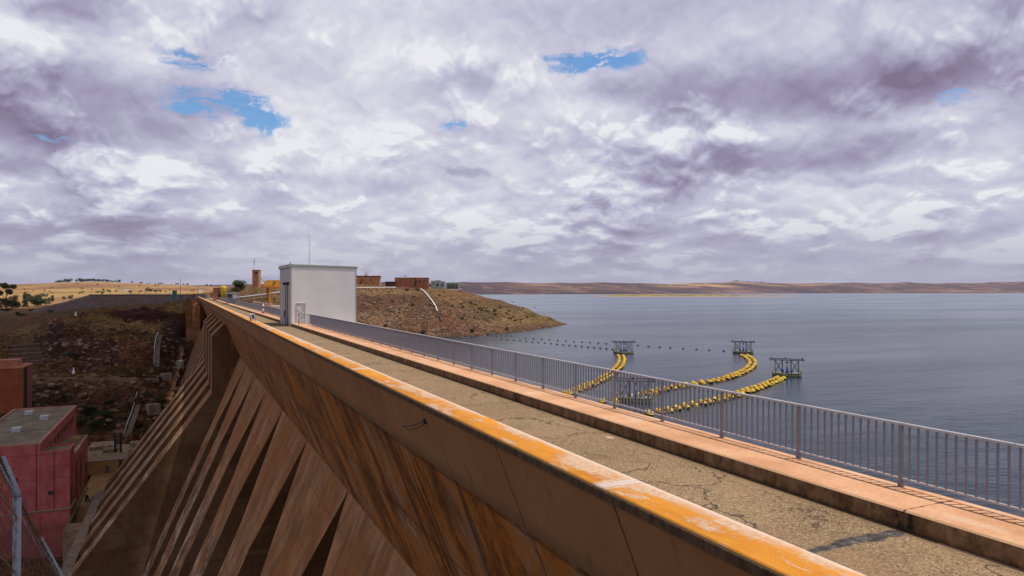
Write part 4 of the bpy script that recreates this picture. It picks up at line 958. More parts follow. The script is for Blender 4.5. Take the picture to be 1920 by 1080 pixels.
# pipe handrails on the hillside stairs
M_galv = pmat('galvanised_pipe', (.42, .45, .47), .2, 4, .4, .5)
def stair_rail(label, pts, s0, s1, hh=.9):
    P = [onground(u, v, s0, s1) for u, v in pts]; t = thing('stair_rail', label, 'handrail', P[0], 'galvanised handrails on the hillside')
    child(t, 'rail', M_galv, lambda m: m.tube([p+Vector((0, 0, hh)) for p in P], .16, 6))
    for p in P: child(t, 'post', M_galv, lambda m: m.tube([p-Vector((0, 0, .5)), p+Vector((0, 0, hh))], .07, 5))
    child(t, 'steps', M_plain, lambda m: [m.box((p.x+.4, p.y-.8, p.z-.4), (p.x+1.9, p.y+.8, p.z+.2)) for p in [P[i].lerp(P[i+1], k/5) for i in range(len(P)-1) for k in range(5)]])
stair_rail('pale handrail of the lower stairs rising from the terrace', [(232, 822), (239, 800), (246, 780), (252, 760), (257, 742)], 215, 275)
stair_rail('pale handrail of the upper stairs above the bench road', [(288.5, 686), (289.5, 668), (290, 652), (292, 640), (296, 628)], 255, 330)
for i, (u, v, lb) in enumerate(((142, 592, 'white survey pillar on top of the rocky knoll'), (138, 702, 'white survey pillar beside the bench road'))):
    p = onground(u, v, 240, 340); t = thing('survey_pillar', lb, 'pillar', p)
    mb = MB(); mb.lathe(p, [(.55, -1), (.5, .4), (.28, .42), (.2, 1.6)], 8); mb.build('shaft', M_wpaint, t); mb = MB(); mb.lathe(p, [(.26, 1.6), (.26, 1.75)], 8); mb.build('cap', M_wpaint, t)
# low walls along the bench road
bw = thing('bench_wall', 'low concrete wall along the bench road on the hillside', 'wall', at(200, 712, 254))
pts = [onground(u, 714, 235, 275) for u in range(46, 312, 14)]
mb = MB()
for a_, b_ in zip(pts[:-1], pts[1:]):
    for off in (0,):
        d = Vector((b_.x-a_.x, b_.y-a_.y, 0)).normalized(); nrm = Vector((-d.y, d.x, 0))*.35; up = Vector((0, 0, 1.0)); dn = Vector((0, 0, -2.0))
        b0 = len(mb.v); mb.v += [tuple(q) for q in (a_-nrm+dn, b_-nrm+dn, b_-nrm+up, a_-nrm+up, a_+nrm+dn, b_+nrm+dn, b_+nrm+up, a_+nrm+up)]
        for q in ((0,1,2,3),(5,4,7,6),(3,2,6,7),(4,0,3,7),(1,5,6,2)): mb.face([b0+i for i in q])
mb.build('wall_face', pmat('earth_wall', (.26, .17, .105), .3, .3, .95), bw)
c = onground(312, 712, 240, 285); mb = MB(); boxat(mb, c, (-1.8, -1, -2), (1.8, 1.6, 2.4), 0, .3); tag(mb.build('concrete_block', M_plain, None, .1), 'concrete anchor block at the end of the bench road', 'block')
c = onground(338, 690, 240, 330); mb = MB(); boxat(mb, c, (-1.2, -1, -2), (1.2, 1.2, 3.0), 0, .2); tag(mb.build('concrete_block', M_plain, None, .1), 'upright concrete block on the rocks against the dam', 'block')
c = onground(287, 770, 215, 260); mb = MB(); boxat(mb, c, (-2, -1.5, -2), (2, 1.5, 1.8), 0, .4); tag(mb.build('concrete_block', M_plain, None, .15), 'tilted grey concrete block among rocks under the far buttresses', 'block')
# stone step terraces by the rust building
for k in range(5):
    a_ = onground(12+3*k, 683-8*k, 255, 330); b_ = onground(84-2*k, 680-8*k, 255, 330); 
    mb = MB(); d = (b_-a_); N = 8
    for i in range(N):
        q0 = a_+d*(i/N); q1 = a_+d*((i+1)/N); mb.box((q0.x, min(q0.y, q1.y)-.6, min(q0.z, q1.z)-1.2), (q1.x-.02, max(q0.y, q1.y)+.6, max(q0.z, q1.z)+.7))
    tag(mb.build('terrace_wall', pmat('dry_stone', (.14, .085, .055), .4, 1, .95), None, .1), 'dry stone terrace wall, %s of five above the rust building' % ['lowest', 'second', 'middle', 'fourth', 'topmost'][k], 'wall', 'dry stone terraces')

# rockfill embankment
em = MB(); N = 70; rows = []
cA = at(88, HOR, 520); crest = [at(u, 553.4, 500) for u in np.linspace(166, 404, N+1)]
for i, c in enumerate(crest):
    row = []
    for k in range(13):
        t = k/12; zz = c.z-19*t; y = c.y+(5 if t == 0 else 0)-max(0, t)*30; x = c.x-(0 if i else 0)
        j = .35 if 0 < k < 12 else .08
        em.v.append((x+random.uniform(-j, j), y+random.uniform(-j, j), zz+random.uniform(-j, j)*1.2)); row.append(len(em.v)-1)
    rows.append(row)
for i in range(N):
    for k in range(12): em.face((rows[i][k], rows[i][k+1], rows[i+1][k+1], rows[i+1][k]), 0, True)
# sloping end
endp = []
for j in range(1, 13):
    row = []; q = j/12
    for k in range(13):
        t = k/12; base = Vector(em.v[rows[0][k]]); fall = 34*q
        row.append(len(em.v)); em.v.append((base.x-fall+random.uniform(-.3, .3), base.y+q*6*t, base.z-10.5*q*(1-t*.4)+random.uniform(-.3, .3)))
    endp.append(row)
prev = rows[0]
for row in endp:
    for k in range(12): em.face((row[k], row[k+1], prev[k+1], prev[k]), 0, True)
    prev = row
b0 = len(em.v); em.v += [(c.x, c.y+11, c.z) for c in (crest[0], crest[-1])]+[(c.x, c.y+40, c.z-16) for c in (crest[0], crest[-1])]
em.face((rows[0][0], rows[-1][0], b0+1, b0)); em.face((b0, b0+1, b0+3, b0+2))
m_, g, b = newmat('dark_rockfill'); p = g.pos(); n = g.noise(p, .12, 5, .6); vr = g.sep(g.vor(p, 1.1, out='Color'))[0]; vd = g.vor(p, 1.1)
c_ = g.mix(g.rng(n, .35, .65), (.080, .052, .048), (.125, .085, .075)); c_ = g.mix(g.mul(vr, .5), c_, (.17, .125, .11)); c_ = g.mix(g.mul(g.rng(n, .55, .7), .6), c_, (.10, .085, .04))
finish(g, b, c_, .95, g.bump(g.mul(vd, -1), .8, .4))
eo = em.build('rockfill_embankment', m_); tag(eo, 'long dark flat topped rockfill embankment before the golden hills', 'embankment')
mb = MB(); 
for c, d in zip(crest[:-1], crest[1:]): mb.box((c.x, c.y+.3, c.z-.2), (d.x-.05, c.y+1.0, c.z+.55))
mb.build('crest_wall', M_rooft, eo)
c = at(96, 581, 560); simple_box('brick_house', 'small brick red house under trees at the foot of the embankment', 'house', c, 8, 6, 3.0, M_terr, M_terr2, -.1, .3, .5, None, [(-2, 1, .9, .9)])
for (u, v, s, lb) in ((238, 545.5, 1400, 'tiny white farmhouse on the golden slope above the embankment'), (361, 546, 1400, 'tiny orange farmhouse on the far pinkish field'), (376, 547.5, 1450, 'tiny white farmhouse on the far pinkish field')):
    c = at(u, v, s); c.z = hz1(c.x, c.y); simple_box('farmhouse', lb, 'house', c, 8, 6, 5, M_terr2 if 'orange' in lb else M_wpaint, M_terr, .1, .2, .4)

# ------------------------------------------------------------------ floating pump platforms, yellow floats, dark floats
WZ = -20.0
M_steel = pmat('grey_truss_steel', (.13, .13, .15), .2, 3, .5, .4); M_pont = pmat('algae_pontoon', (.085, .085, .055), .5, 2, .8, c2=(.13, .13, .07)); M_blue = pmat('blue_pump', (.03, .08, .30), .2, 3, .4); M_mesh = pmat('deck_grating', (.16, .17, .13), .3, 3, .7)
pr = thing('pump_platform', 'x', 'floating platform', (0, 0, 0), 'floating pump platforms')
Wd, Dp, Ht = 6.0, 3.6, 3.7
for y in (-Dp/2, Dp/2):
    child(pr, 'pontoon', M_pont, lambda m: (m.tube([(-Wd/2-.2, y, .10), (Wd/2+.2, y, .10)], .34, 10)))
child(pr, 'deck', M_mesh, lambda m: m.box((-Wd/2, -Dp/2, .55), (Wd/2, Dp/2, .67)))
for y in (-Dp/2, Dp/2):
    for x in (-Wd/2+.4, -.95, .95, Wd/2-.4): child(pr, 'post', M_steel, lambda m: m.box((x-.065, y-.065, .67), (x+.065, y+.065, Ht)))
    child(pr, 'brace', M_steel, lambda m: (m.tube([(-Wd/2+.4, y, .7), (-.95, y, Ht)], .055, 5), m.tube([(-.95, y, .7), (-Wd/2+.4, y, Ht)], .055, 5), m.tube([(.95, y, .7), (Wd/2-.4, y, Ht)], .055, 5), m.tube([(Wd/2-.4, y, .7), (.95, y, Ht)], .055, 5)))
    child(pr, 'top_beam', M_steel, lambda m: m.box((-Wd/2-.9, y-.10, Ht), (Wd/2+.9, y+.10, Ht+.20)))
child(pr, 'cross_beam', M_steel, lambda m: [m.box((x-.08, -Dp/2, Ht+.242), (x+.08, Dp/2, Ht+.40)) for x in (-Wd/2-.5, -1.2, 1.2, Wd/2+.5)])
for x in (-Wd/2-.4, -.3, Wd/2+.4): child(pr, 'lamp', M_dark, lambda m: m.lathe((x, -Dp/2, Ht+.24), [(.05, 0), (.05, .3), (.14, .34), (.12, .55), (.03, .6)], 8))
pu = child(pr, 'pump', M_blue, lambda m: (m.lathe((.1, -.4, .67), [(.42, 0), (.42, .35), (.28, .5), (.28, 1.0), (.15, 1.1)], 14), m.lathe((-.9, .3, .67), [(.3, 0), (.3, .8), (.1, .9)], 12), m.lathe((1.1, .2, .67), [(.3, 0), (.3, .6), (.1, .75)], 12)))
child(pu, 'motor', M_frame, lambda m: m.lathe((.1, -.4, 1.77), [(.24, 0), (.24, .7), (.1, .8)], 12))
child(pr, 'hoist', M_steel, lambda m: (m.tube([(.1, -.4, 2.57), (.1, -.4, Ht)], .04, 5), m.box((-.25, -.65, 3.0), (.45, -.15, 3.35))))
child(pr, 'handrail', pmat('lime_handrail', (.28, .30, .06), .3, 3, .6), lambda m: [m.tube([(-Wd/2-.2, y, 1.5), (-Wd/2-.2, y, .4)], .05, 5) for y in (-1.7, 0, 1.7)]+[m.tube([(Wd/2+.2, y, 1.5), (Wd/2+.2, y, .4)], .05, 5) for y in (-1.7, 0, 1.7)]+[m.tube([(sx*(Wd/2+.2), -1.7, 1.5), (sx*(Wd/2+.2), 1.7, 1.5)], .05, 5) for sx in (-1, 1)]+[m.tube([(sx*(Wd/2+.2), -1.75, 1.5), (sx*1.6, -1.75, 1.5), (sx*1.6, -1.75, .67)], .04, 5) for sx in (-1, 1)])
plats = [(1169, 662, .95, 'floating pump platform farthest from the dam, with floats leading off its near side', .10), (1393, 662, .96, 'floating pump platform whose float line curves in a wide bow', -.05), (1475, 704, 1.0, 'floating pump platform nearest the camera in open water, above the railing', -.12), (1190, 751, 1.0, 'floating pump platform seen through the railing bars', -.10)]
for i, (u, v, sc, lb, dr_) in enumerate(plats):
    o = pr if i == 0 else copy_tree(pr)
    q = atz(u, v, WZ); o.location = q; o.scale = (sc,)*3; o.rotation_euler = (0, 0, -YAW+dr_ - math.atan((u-960)/FPX)*.6); o['label'] = lb

m_, g, b = newmat('yellow_float'); p = g.obj(); z = g.sep(p)[2]; oi = g.new('ShaderNodeObjectInfo').outputs['Random']; n = g.noise(g.vm('ADD', p, g.comb(g.mul(oi, 50), 0, 0)), 2.5, 5, .65)
c_ = g.mix(oi, (.40, .20, .006), (.56, .40, .01)); c_ = g.mix(g.mul(g.rng(n, .48, .66), .8), c_, (.20, .10, .008)); c_ = g.mix(g.rng(g.add(z, g.mul(n, .3)), .26, .04), c_, (.035, .026, .012))
finish(g, b, c_, .5, spec=.35); M_float = m_
bm_ = MB(); prof = [(.05, -.58), (.33, -.53), (.50, -.38), (.59, -.13), (.61, .03), (.64, .035), (.64, .075), (.61, .08), (.57, .25), (.45, .42), (.25, .55), (.05, .59)]
bm_.lathe((0, 0, 0), prof, 18); b_me = bm_.build('tmp', M_float).data; bpy.data.objects.remove(bpy.data.objects['tmp'])
M_hose = pmat('black_hose', (.03, .028, .026), .3, 2, .6)
def dens_path(pix):
    P = [atz(u, v, WZ) for u, v in pix]; out = [P[0]]
    # Catmull-Rom through the points
    Q = []
    for i in range(len(P)-1):
        p0 = P[max(i-1, 0)]; p1 = P[i]; p2 = P[i+1]; p3 = P[min(i+2, len(P)-1)]
        for k in range(24):
            t = k/24; Q.append(.5*((2*p1)+(-p0+p2)*t+(2*p0-5*p1+4*p2-p3)*t*t+(-p0+3*p1-3*p2+p3)*t**3))
    Q.append(P[-1]); return Q
nfl = 0
def float_string(pix, label, group, step=1.22):
    global nfl
    Q = dens_path(pix); acc = 0; last = Q[0]; side = .74
    hose = MB(); 
    for sgn in (-1, 1):
        pts = []
        for i in range(0, len(Q), 3):
            d = (Q[min(i+1, len(Q)-1)]-Q[max(i-1, 0)]).normalized(); nn = Vector((-d.y, d.x, 0)); pts.append(Q[i]+nn*sgn*side+Vector((0, 0, -.05)))
        hose.tube(pts, .14, 6)
    tag(hose.build('discharge_hose', M_hose, None, 0, Q[0]), 'dark hose carried by %s' % label.replace('yellow float in ', ''), 'hose')
    for i in range(1, len(Q)):
        acc += (Q[i]-last).length; last = Q[i]
        if acc >= step:
            acc = 0; d = (Q[i]-Q[i-1]).normalized(); nn = Vector((-d.y, d.x, 0))
            for sgn in (-1, 1):
                o = bpy.data.objects.new('yellow_float', b_me); COL.objects.link(o); nfl += 1
                o.location = Q[i]+nn*sgn*side+d*(random.uniform(-.12, .12)+sgn*.55)+Vector((0, 0, .16+random.uniform(-.08, .06)))
                o.rotation_euler = (math.pi/2*random.choice((0, 1))*0+random.uniform(-.35, .35), random.uniform(-.35, .35), random.uniform(0, 6)); sc = random.uniform(.88, 1.02); o.scale = (sc, sc, sc*.95)
                tag(o, label, 'float', group)
float_string([(1163, 667), (1166, 675), (1163, 685), (1152, 697), (1136, 709), (1116, 719), (1096, 727), (1076, 735), (1062, 740)], 'yellow float in the double line from the platform farthest from the dam', 'floats of the far platform', 2.7)
float_string([(1392, 666), (1404, 672), (1411, 681), (1405, 691), (1390, 700), (1366, 709), (1338, 716), (1305, 721), (1270, 727), (1232, 735), (1195, 744), (1160, 751), (1125, 754)], 'yellow float in the double line that curves in a wide bow', 'floats of the bowed line', 2.6)
float_string([(1468, 708), (1452, 716), (1430, 725), (1402, 735), (1372, 744), (1338, 753), (1300, 761), (1262, 769), (1225, 776), (1200, 779)], 'yellow float in the double line from the platform above the railing', 'floats of the near platform', 2.45)
mbuoy = MB(); mbuoy.lathe((0, 0, 0), [(.1, -.3), (.42, -.18), (.46, .05), (.36, .26), (.1, .34)], 10); M_df = pmat('dark_float', (.035, .03, .04), .3, 3, .6)
df_me = mbuoy.build('tmp', M_df).data; bpy.data.objects.remove(bpy.data.objects['tmp'])
def dark_line(pix, label, group):
    for u, v in pix:
        o = bpy.data.objects.new('dark_float', df_me); COL.objects.link(o); o.location = atz(u, v, WZ)+Vector((0, 0, .08)); o.scale = (1.0, .85, .75); o.rotation_euler = (0, 0, random.random()*6); tag(o, label, 'float', group)
dark_line([(940+11.6*i, 636+1.75*i*.62) for i in range(19)], 'small dark float in the line between the peninsula and the far platform', 'dark floats of the lower line')
dark_line([(985+15.2*i, 634.5+1.02*i) for i in range(11)], 'small dark float in the short upper line off the peninsula', 'dark floats of the upper line')
dark_line([(1196, 648), (1216, 650), (1237, 651.3), (1257, 652.5), (1281, 653.8), (1306, 655.3), (1330, 656.8), (1357, 658.5)], 'small dark float in the line joining the two far platforms', 'dark floats between the platforms')
dark_line([(913+9*i, 629.5+.5*(i % 3)) for i in range(6)], 'small dark float close to the stony shore of the peninsula', 'dark floats at the shore')

# ------------------------------------------------------------------ plants
def leafmat(name, c1, c2, tr=.25):
    m, g, b = newmat(name); p = g.pos(); oi = g.new('ShaderNodeObjectInfo').outputs['Random']
    n = g.noise(p, 1.2, 4, .6); k = g.white(g.vm('SCALE', p, 3.0))
    c = g.mix(g.rng(g.add(g.mul(n, .7), g.mul(k, .3)), .3, .7), c1, c2); finish(g, b, c, .7, spec=.25); return m
M_leaf = leafmat('dark_foliage', (.016, .026, .008), (.045, .060, .018)); M_leaf2 = leafmat('olive_foliage', (.040, .046, .016), (.085, .085, .032)); M_leaf3 = leafmat('dry_scrub', (.07, .055, .022), (.12, .10, .045)); M_bark = pmat('bark', (.11, .08, .055), .4, 5, .95)
def leaves(mb, blobs, n, size):
    tot = sum(r[3]*r[4]*r[5] for r in blobs)
    for (x, y, z, a, b_, c) in blobs:
        for i in range(max(4, int(n*a*b_*c/tot))):
            d = Vector((random.gauss(0, 1), random.gauss(0, 1), random.gauss(0, 1))).normalized()*(random.random()**.38)
            q = Vector((x+d.x*a, y+d.y*b_, z+d.z*c)); s = size*random.uniform(.6, 1.4)
            u_ = Vector((random.gauss(0, 1), random.gauss(0, 1), random.gauss(0, .7))).normalized(); v_ = u_.orthogonal().normalized()
            b0 = len(mb.v); mb.v += [tuple(q+u_*s*.9), tuple(q+v_*s*.5), tuple(q-u_*s*.9), tuple(q-v_*s*.5)]; mb.face((b0, b0+1, b0+2, b0+3))
def make_tree(name, label, cat, H, Wd, n, size, mat, kind='round', group=None):
    t = thing(name, label, cat, (0, 0, 0), group)
    mb = MB(); lean = random.uniform(-.05, .05)*H; mb.tube([(0, 0, -.6), (lean*.3, 0, H*.25), (lean, 0, H*.62)], H*.030, 7, r2=H*.012)
    for k in range(4): a = k*1.6+random.random(); mb.tube([(lean*.5, 0, H*(.28+.08*k)), (math.cos(a)*Wd*.3, math.sin(a)*Wd*.3, H*(.5+.08*k))], H*.012, 5, r2=H*.005)
    mb.build('trunk', M_bark, t)
    B = []
    for k in range({'round': 9, 'dense': 14}.get(kind, 7)):
        a = random.random()*6.28; rr = Wd*.34*random.random()**.5
        if kind == 'round': B.append((math.cos(a)*rr, math.sin(a)*rr, H*random.uniform(.42, .82), Wd*random.uniform(.16, .30), Wd*random.uniform(.16, .30), H*random.uniform(.10, .20)))
        elif kind == 'dense': B.append((math.cos(a)*rr*.9, math.sin(a)*rr*.9, H*random.uniform(.20, .80), Wd*random.uniform(.2, .32), Wd*random.uniform(.2, .32), H*random.uniform(.14, .2)))
        elif kind == 'column': B.append((math.cos(a)*rr*.5, math.sin(a)*rr*.5, H*(.18+.12*k), Wd*random.uniform(.25, .4)*(1-.07*k), Wd*random.uniform(.25, .4)*(1-.07*k), H*.12))
        else: B.append((math.cos(a)*rr, math.sin(a)*rr, H*random.uniform(.55, .95), Wd*random.uniform(.10, .2), Wd*random.uniform(.10, .2), H*random.uniform(.05, .10)))
    mb = MB(); leaves(mb, B, n, size); mb.build('crown', mat, t); return t
def make_shrub(label, H, Wd, n, size, mat, group=None):
    t = thing('shrub', label, 'shrub', (0, 0, 0), group)
    mb = MB()
    for k in range(5): a = k*1.3; mb.tube([(0, 0, -.3), (math.cos(a)*Wd*.25, math.sin(a)*Wd*.25, H*.6)], H*.02, 4, r2=H*.008)
    mb.build('stem', M_bark, t); mb = MB()
    leaves(mb, [(random.uniform(-.25, .25)*Wd, random.uniform(-.25, .25)*Wd, H*random.uniform(.3, .65), Wd*random.uniform(.2, .34), Wd*random.uniform(.2, .34), H*random.uniform(.2, .34)) for _ in range(6)], n, size); mb.build('foliage', mat, t); return t
def put(t, p, rz=None, sc=1.0, label=None, first=False):
    o = t if first else copy_tree(t); o.location = p; o.rotation_euler = (0, 0, random.random()*6.28 if rz is None else rz); o.scale = (sc,)*3
    if label: o['label'] = label
    return o
# dark tree on the hill flank
c = at(446, 549.5, 282); t = make_tree('broad_tree', 'dense dark green tree on the hill flank beside the terracotta tower', 'tree', 6.9, 6.4, 4200, .20, M_leaf, 'dense'); t.location = c-Vector((0, 0, .3))
for (u, v, s, H, Wd, lb) in ((431, 554, 262, 2.2, 4.0, 'low dark bush between the yellow tank and the dark tree'), (411, 560, 255, 2.4, 2.6, 'dark bush at the foot of the red hut')):
    t = make_shrub(lb, H, Wd, 500, .16, M_leaf); t.location = at(u, v, s)
c = at(779, 536.5, 398); t = make_tree('conifer', 'narrow dark conifer in front of the long terracotta house', 'tree', 5.2, 2.0, 900, .18, M_leaf, 'column'); t.location = c
sA = make_shrub('x', 1.5, 2.4, 420, .13, M_leaf, 'shrubs by the hilltop buildings')
for i, (u, v, s, sc, lb) in enumerate(((793, 537, 396, .9, 'dark shrub just right of the narrow conifer'), (806, 537.5, 398, .8, 'dark shrub before the first pale cabin'), (821, 537, 398, 1.25, 'widest dark shrub before the pale cabins'), (829, 537, 400, .9, 'dark shrub before the last pale cabin'), (676, 532, 378, .9, 'dark shrub under the wall of the orange house'), (700, 531.5, 380, .7, 'small shrub at the corner of the orange house'), (720, 532, 382, .8, 'small shrub between the two hilltop houses'), (866, 540.5, 405, .7, 'small shrub past the row of tanks'))):
    put(sA, at(u, v, s), None, sc, lb, i == 0)
sP = make_shrub('x', 1.6, 2.6, 420, .14, M_leaf, 'shrubs on the peninsula slope')
for i, (u, v, sc, lb) in enumerate(((763, 546, 1.2, 'green bush near the top of the slope above the guard rail end'), (783, 546, 1.0, 'green bush beside the head of the white curved pipe'), (724, 614, 1.1, 'dark bush low on the slope just above the railing'), (793, 627, 1.3, 'dark bush at the waterline near the railing'), (885, 624, 1.35, 'dark bush standing at the waterline in the middle of the shore'), (951, 620, 1.15, 'lone dark bush standing in the water edge toward the tip'), (928, 591, 1.0, 'dark bush halfway down the slope above the lone waterline bush'), (981, 579, .8, 'dark bush on the skyline of the descending ridge'), (961, 567, .55, 'tiny bush on the ridge skyline near its top'), (1003, 577, .5, 'tiny bush on the ridge skyline toward the tip'), (776, 558, .7, 'small dark bush below the head of the white pipe'), (741, 626, .9, 'bush half hidden by the railing on the lower slope'))):
    put(sP, onground(u, v, 255, 440)-Vector((0, 0, .1)), None, sc, lb, i == 0)
sO = make_shrub('x', 1.2, 3.2, 320, .15, M_leaf2, 'olive scrub on the peninsula')
for i in range(46):
    u = random.uniform(860, 1010) if i < 34 else random.uniform(690, 860); k = (u-860)/150; v = random.uniform(560+30*max(k, 0), 606) if i < 34 else random.uniform(548, 600)
    if i < 24: u = 868+i*4.6+random.uniform(-4, 4); v = 566+i*1.55+random.uniform(-6, 6)
    p = onground(u, v, 255, 440)
    if p.z < -18.6: continue
    put(sO, p, None, random.uniform(.5, 1.0), 'low olive scrub clump scattered over the peninsula slope', i == 0)
# bare tree on the hilltop
c = at(686, 522, 402); bt_ = thing('bare_tree', 'leafless grey tree with forking branches behind the orange house', 'tree', c)
mb = MB(); c = Vector(c)
for a_, h in ((-.9, 7.2), (.2, 6.4), (1.2, 7.8), (2.0, 6.4), (-1.8, 5.5), (2.8, 5.0)):
    pts = [c+Vector((0, 0, -3)), c+Vector((a_*.25, 0, h*.35)), c+Vector((a_*.9, 0, h*.75)), c+Vector((a_*1.6, 0, h))]; mb.tube(pts, .10, 5, r2=.025)
    for q in range(4): s_ = pts[2].lerp(pts[3], q/4); mb.tube([s_, s_+Vector((random.uniform(-.7, .7), .2, .9))], .03, 4, r2=.015)
mb.build('branch', pmat('grey_branch', (.16, .13, .13), .2, 4, .9), bt_)
c = at(667.5, 521, 402); t = make_tree('broad_tree', 'small dark tree peeping over the roof behind the white building', 'tree', 5.5, 3.6, 700, .18, M_leaf); t.location = c-Vector((0, 0, 3.5))
c = at(675, 521, 404); t = make_tree('broad_tree', 'dark round treetop behind the roof of the orange house', 'tree', 4.6, 3.4, 600, .18, M_leaf); t.location = c-Vector((0, 0, 3.4))

# valley trees
spec = [(12, 588, 560, 24, 17, 'open', M_leaf2, 'tall thin grey green eucalyptus at the left edge of the valley', 2600, .5), (24, 590, 555, 14, 14, 'round', M_leaf, 'dark tree beneath the tall grey green eucalyptus', 1800, .5), (3, 592, 560, 14, 14, 'round', M_leaf, 'dark tree cut by the picture edge in the valley', 1500, .5), (47, 583, 600, 15, 7, 'column', M_leaf, 'dark columnar tree standing alone in the valley', 1300, .45), (64, 583, 590, 12, 13, 'round', M_leaf, 'dark round tree next to the columnar tree', 1700, .5), (86, 583, 590, 10, 14, 'round', M_leaf, 'low dark round tree beside the brick red house', 1500, .5), (74, 582, 610, 9, 9, 'round', M_leaf, 'small dark tree squeezed between two round trees', 900, .5)]
for (u, v, s, H, Wd, kd, mm, lb, n, sz) in spec:
    t = make_tree('valley_tree', lb, 'tree', H, Wd, n, sz, mm, kd); c = at(u, v, s); c.z = min(hz1(c.x, c.y), c.z+1.5); t.location = c
ft = [make_tree('field_tree', 'x', 'tree', 7, 9, 260, .6, M_leaf2, 'round'), make_tree('field_tree', 'x', 'tree', 8, 7, 240, .6, M_leaf, 'round')]
used = [False, False]
def field_tree(u, s, sc, label, group, k=None):
    k = random.randint(0, 1) if k is None else k
    c = at(u, HOR, s); c.z = hz1(c.x, c.y)-.2
    o = put(ft[k], c, None, sc, label, not used[k]); used[k] = True; o['group'] = group
for u in (32, 44, 50, 57, 64, 70, 77, 84, 98): field_tree(u+random.uniform(-2, 2), 900+random.uniform(-40, 40), random.uniform(.7, 1.1), 'small round tree in the row at the foot of the golden slope', 'row of trees below the golden slope')
for i in range(64): field_tree(104+122*random.random()**1.0, 2330+random.uniform(-60, 60), random.uniform(.7, 1.5)*(1.3 if 130 < i*2+104 < 200 else 1), 'small dark tree on the crown of the golden hill', 'trees crowning the golden hill')
for i in range(22): field_tree(random.uniform(240, 420), 2350+random.uniform(-200, 250), random.uniform(.6, 1.2), 'small dark tree along the low crest right of the golden hill', 'trees on the low far crest')
for i in range(36): field_tree(random.uniform(0, 320), random.uniform(1000, 2000), random.uniform(.4, .8), 'tiny tree scattered over the golden fields', 'trees scattered on the golden fields')
for u, s, sc in ((154, 1120, 1.0), (184, 1120, 1.0), (193, 1100, .8), (205, 1150, .9), (276, 1200, 1.1), (283, 1200, 1.1), (290, 1210, 1.0), (300, 1230, .8), (120, 760, .7), (132, 760, .8), (95, 760, .8)): field_tree(u, s, sc, 'lone dark bushy tree standing on the golden slope', 'lone trees on the golden slope')
for i in range(30): field_tree(np.interp(i, [0, 30], [1375, 1432])+random.uniform(-3, 3), shore(1400)+2570+random.uniform(-60, 60), random.uniform(1.6, 2.6), 'speck of a tree on the skyline across the lake', 'trees on the far lake skyline', 1)
# dark scrub on the near hillside
sV = make_shrub('x', 3.2, 6.5, 900, .22, M_leaf, 'dark scrub below the bench road'); first = True
for (u, v, sc, lb) in ((170, 775, 1.15, 'biggest dark bush on the rocks behind the power station'), (192, 782, 1.0, 'dark bush touching the biggest bush behind the power station'), (205, 766, .8, 'dark bush uphill of the two big bushes'), (158, 792, .9, 'dark bush just behind the roof of the power station'), (182, 800, .9, 'dark bush at the back edge of the terrace'), (296, 755, .75, 'dark bush beside the lower flank of the dam'), (292, 792, .55, 'small dark bush beside the piers of the dam'), (131, 670, .8, 'dark bush at the foot of the rocky knoll'), (147, 672, .7, 'dark bush in the hollow under the rocky knoll'), (238, 682, .5, 'small green bush above the bench road'), (60, 760, .6, 'dark bush beside the rust building'), (118, 752, .5, 'small bush above the pink roof'), (217, 748, .5, 'small bush left of the lower stairs'), (262, 800, .55, 'bush between the lower stairs and the dam')):
    put(sV, onground(u, v, 205, 330)-Vector((0, 0, .5)), None, sc, lb, first); first = False
sD = make_shrub('x', 1.3, 2.6, 200, .16, M_leaf3, 'dry tufts on the valley hillside'); first = True
for i in range(70):
    u = random.uniform(20, 335); v = random.uniform(600, 800); p = onground(u, v, 205, 420)
    put(sD, p, None, random.uniform(.4, 1.1), 'dry scrub tuft on the dark hillside beyond the power station', first); first = False
sG = copy_tree(sV)
for ch in sG.children: pass
first = True
for i in range(14):
    u = random.uniform(0, 100); s = random.uniform(430, 540); c = at(u, HOR, s); c.z = hz1(c.x, c.y)
    o = put(sG, c, None, random.uniform(.4, .8), 'low dark bush on the dull grass before the valley trees', first); o['group'] = 'low bushes on the valley grass'; first = False

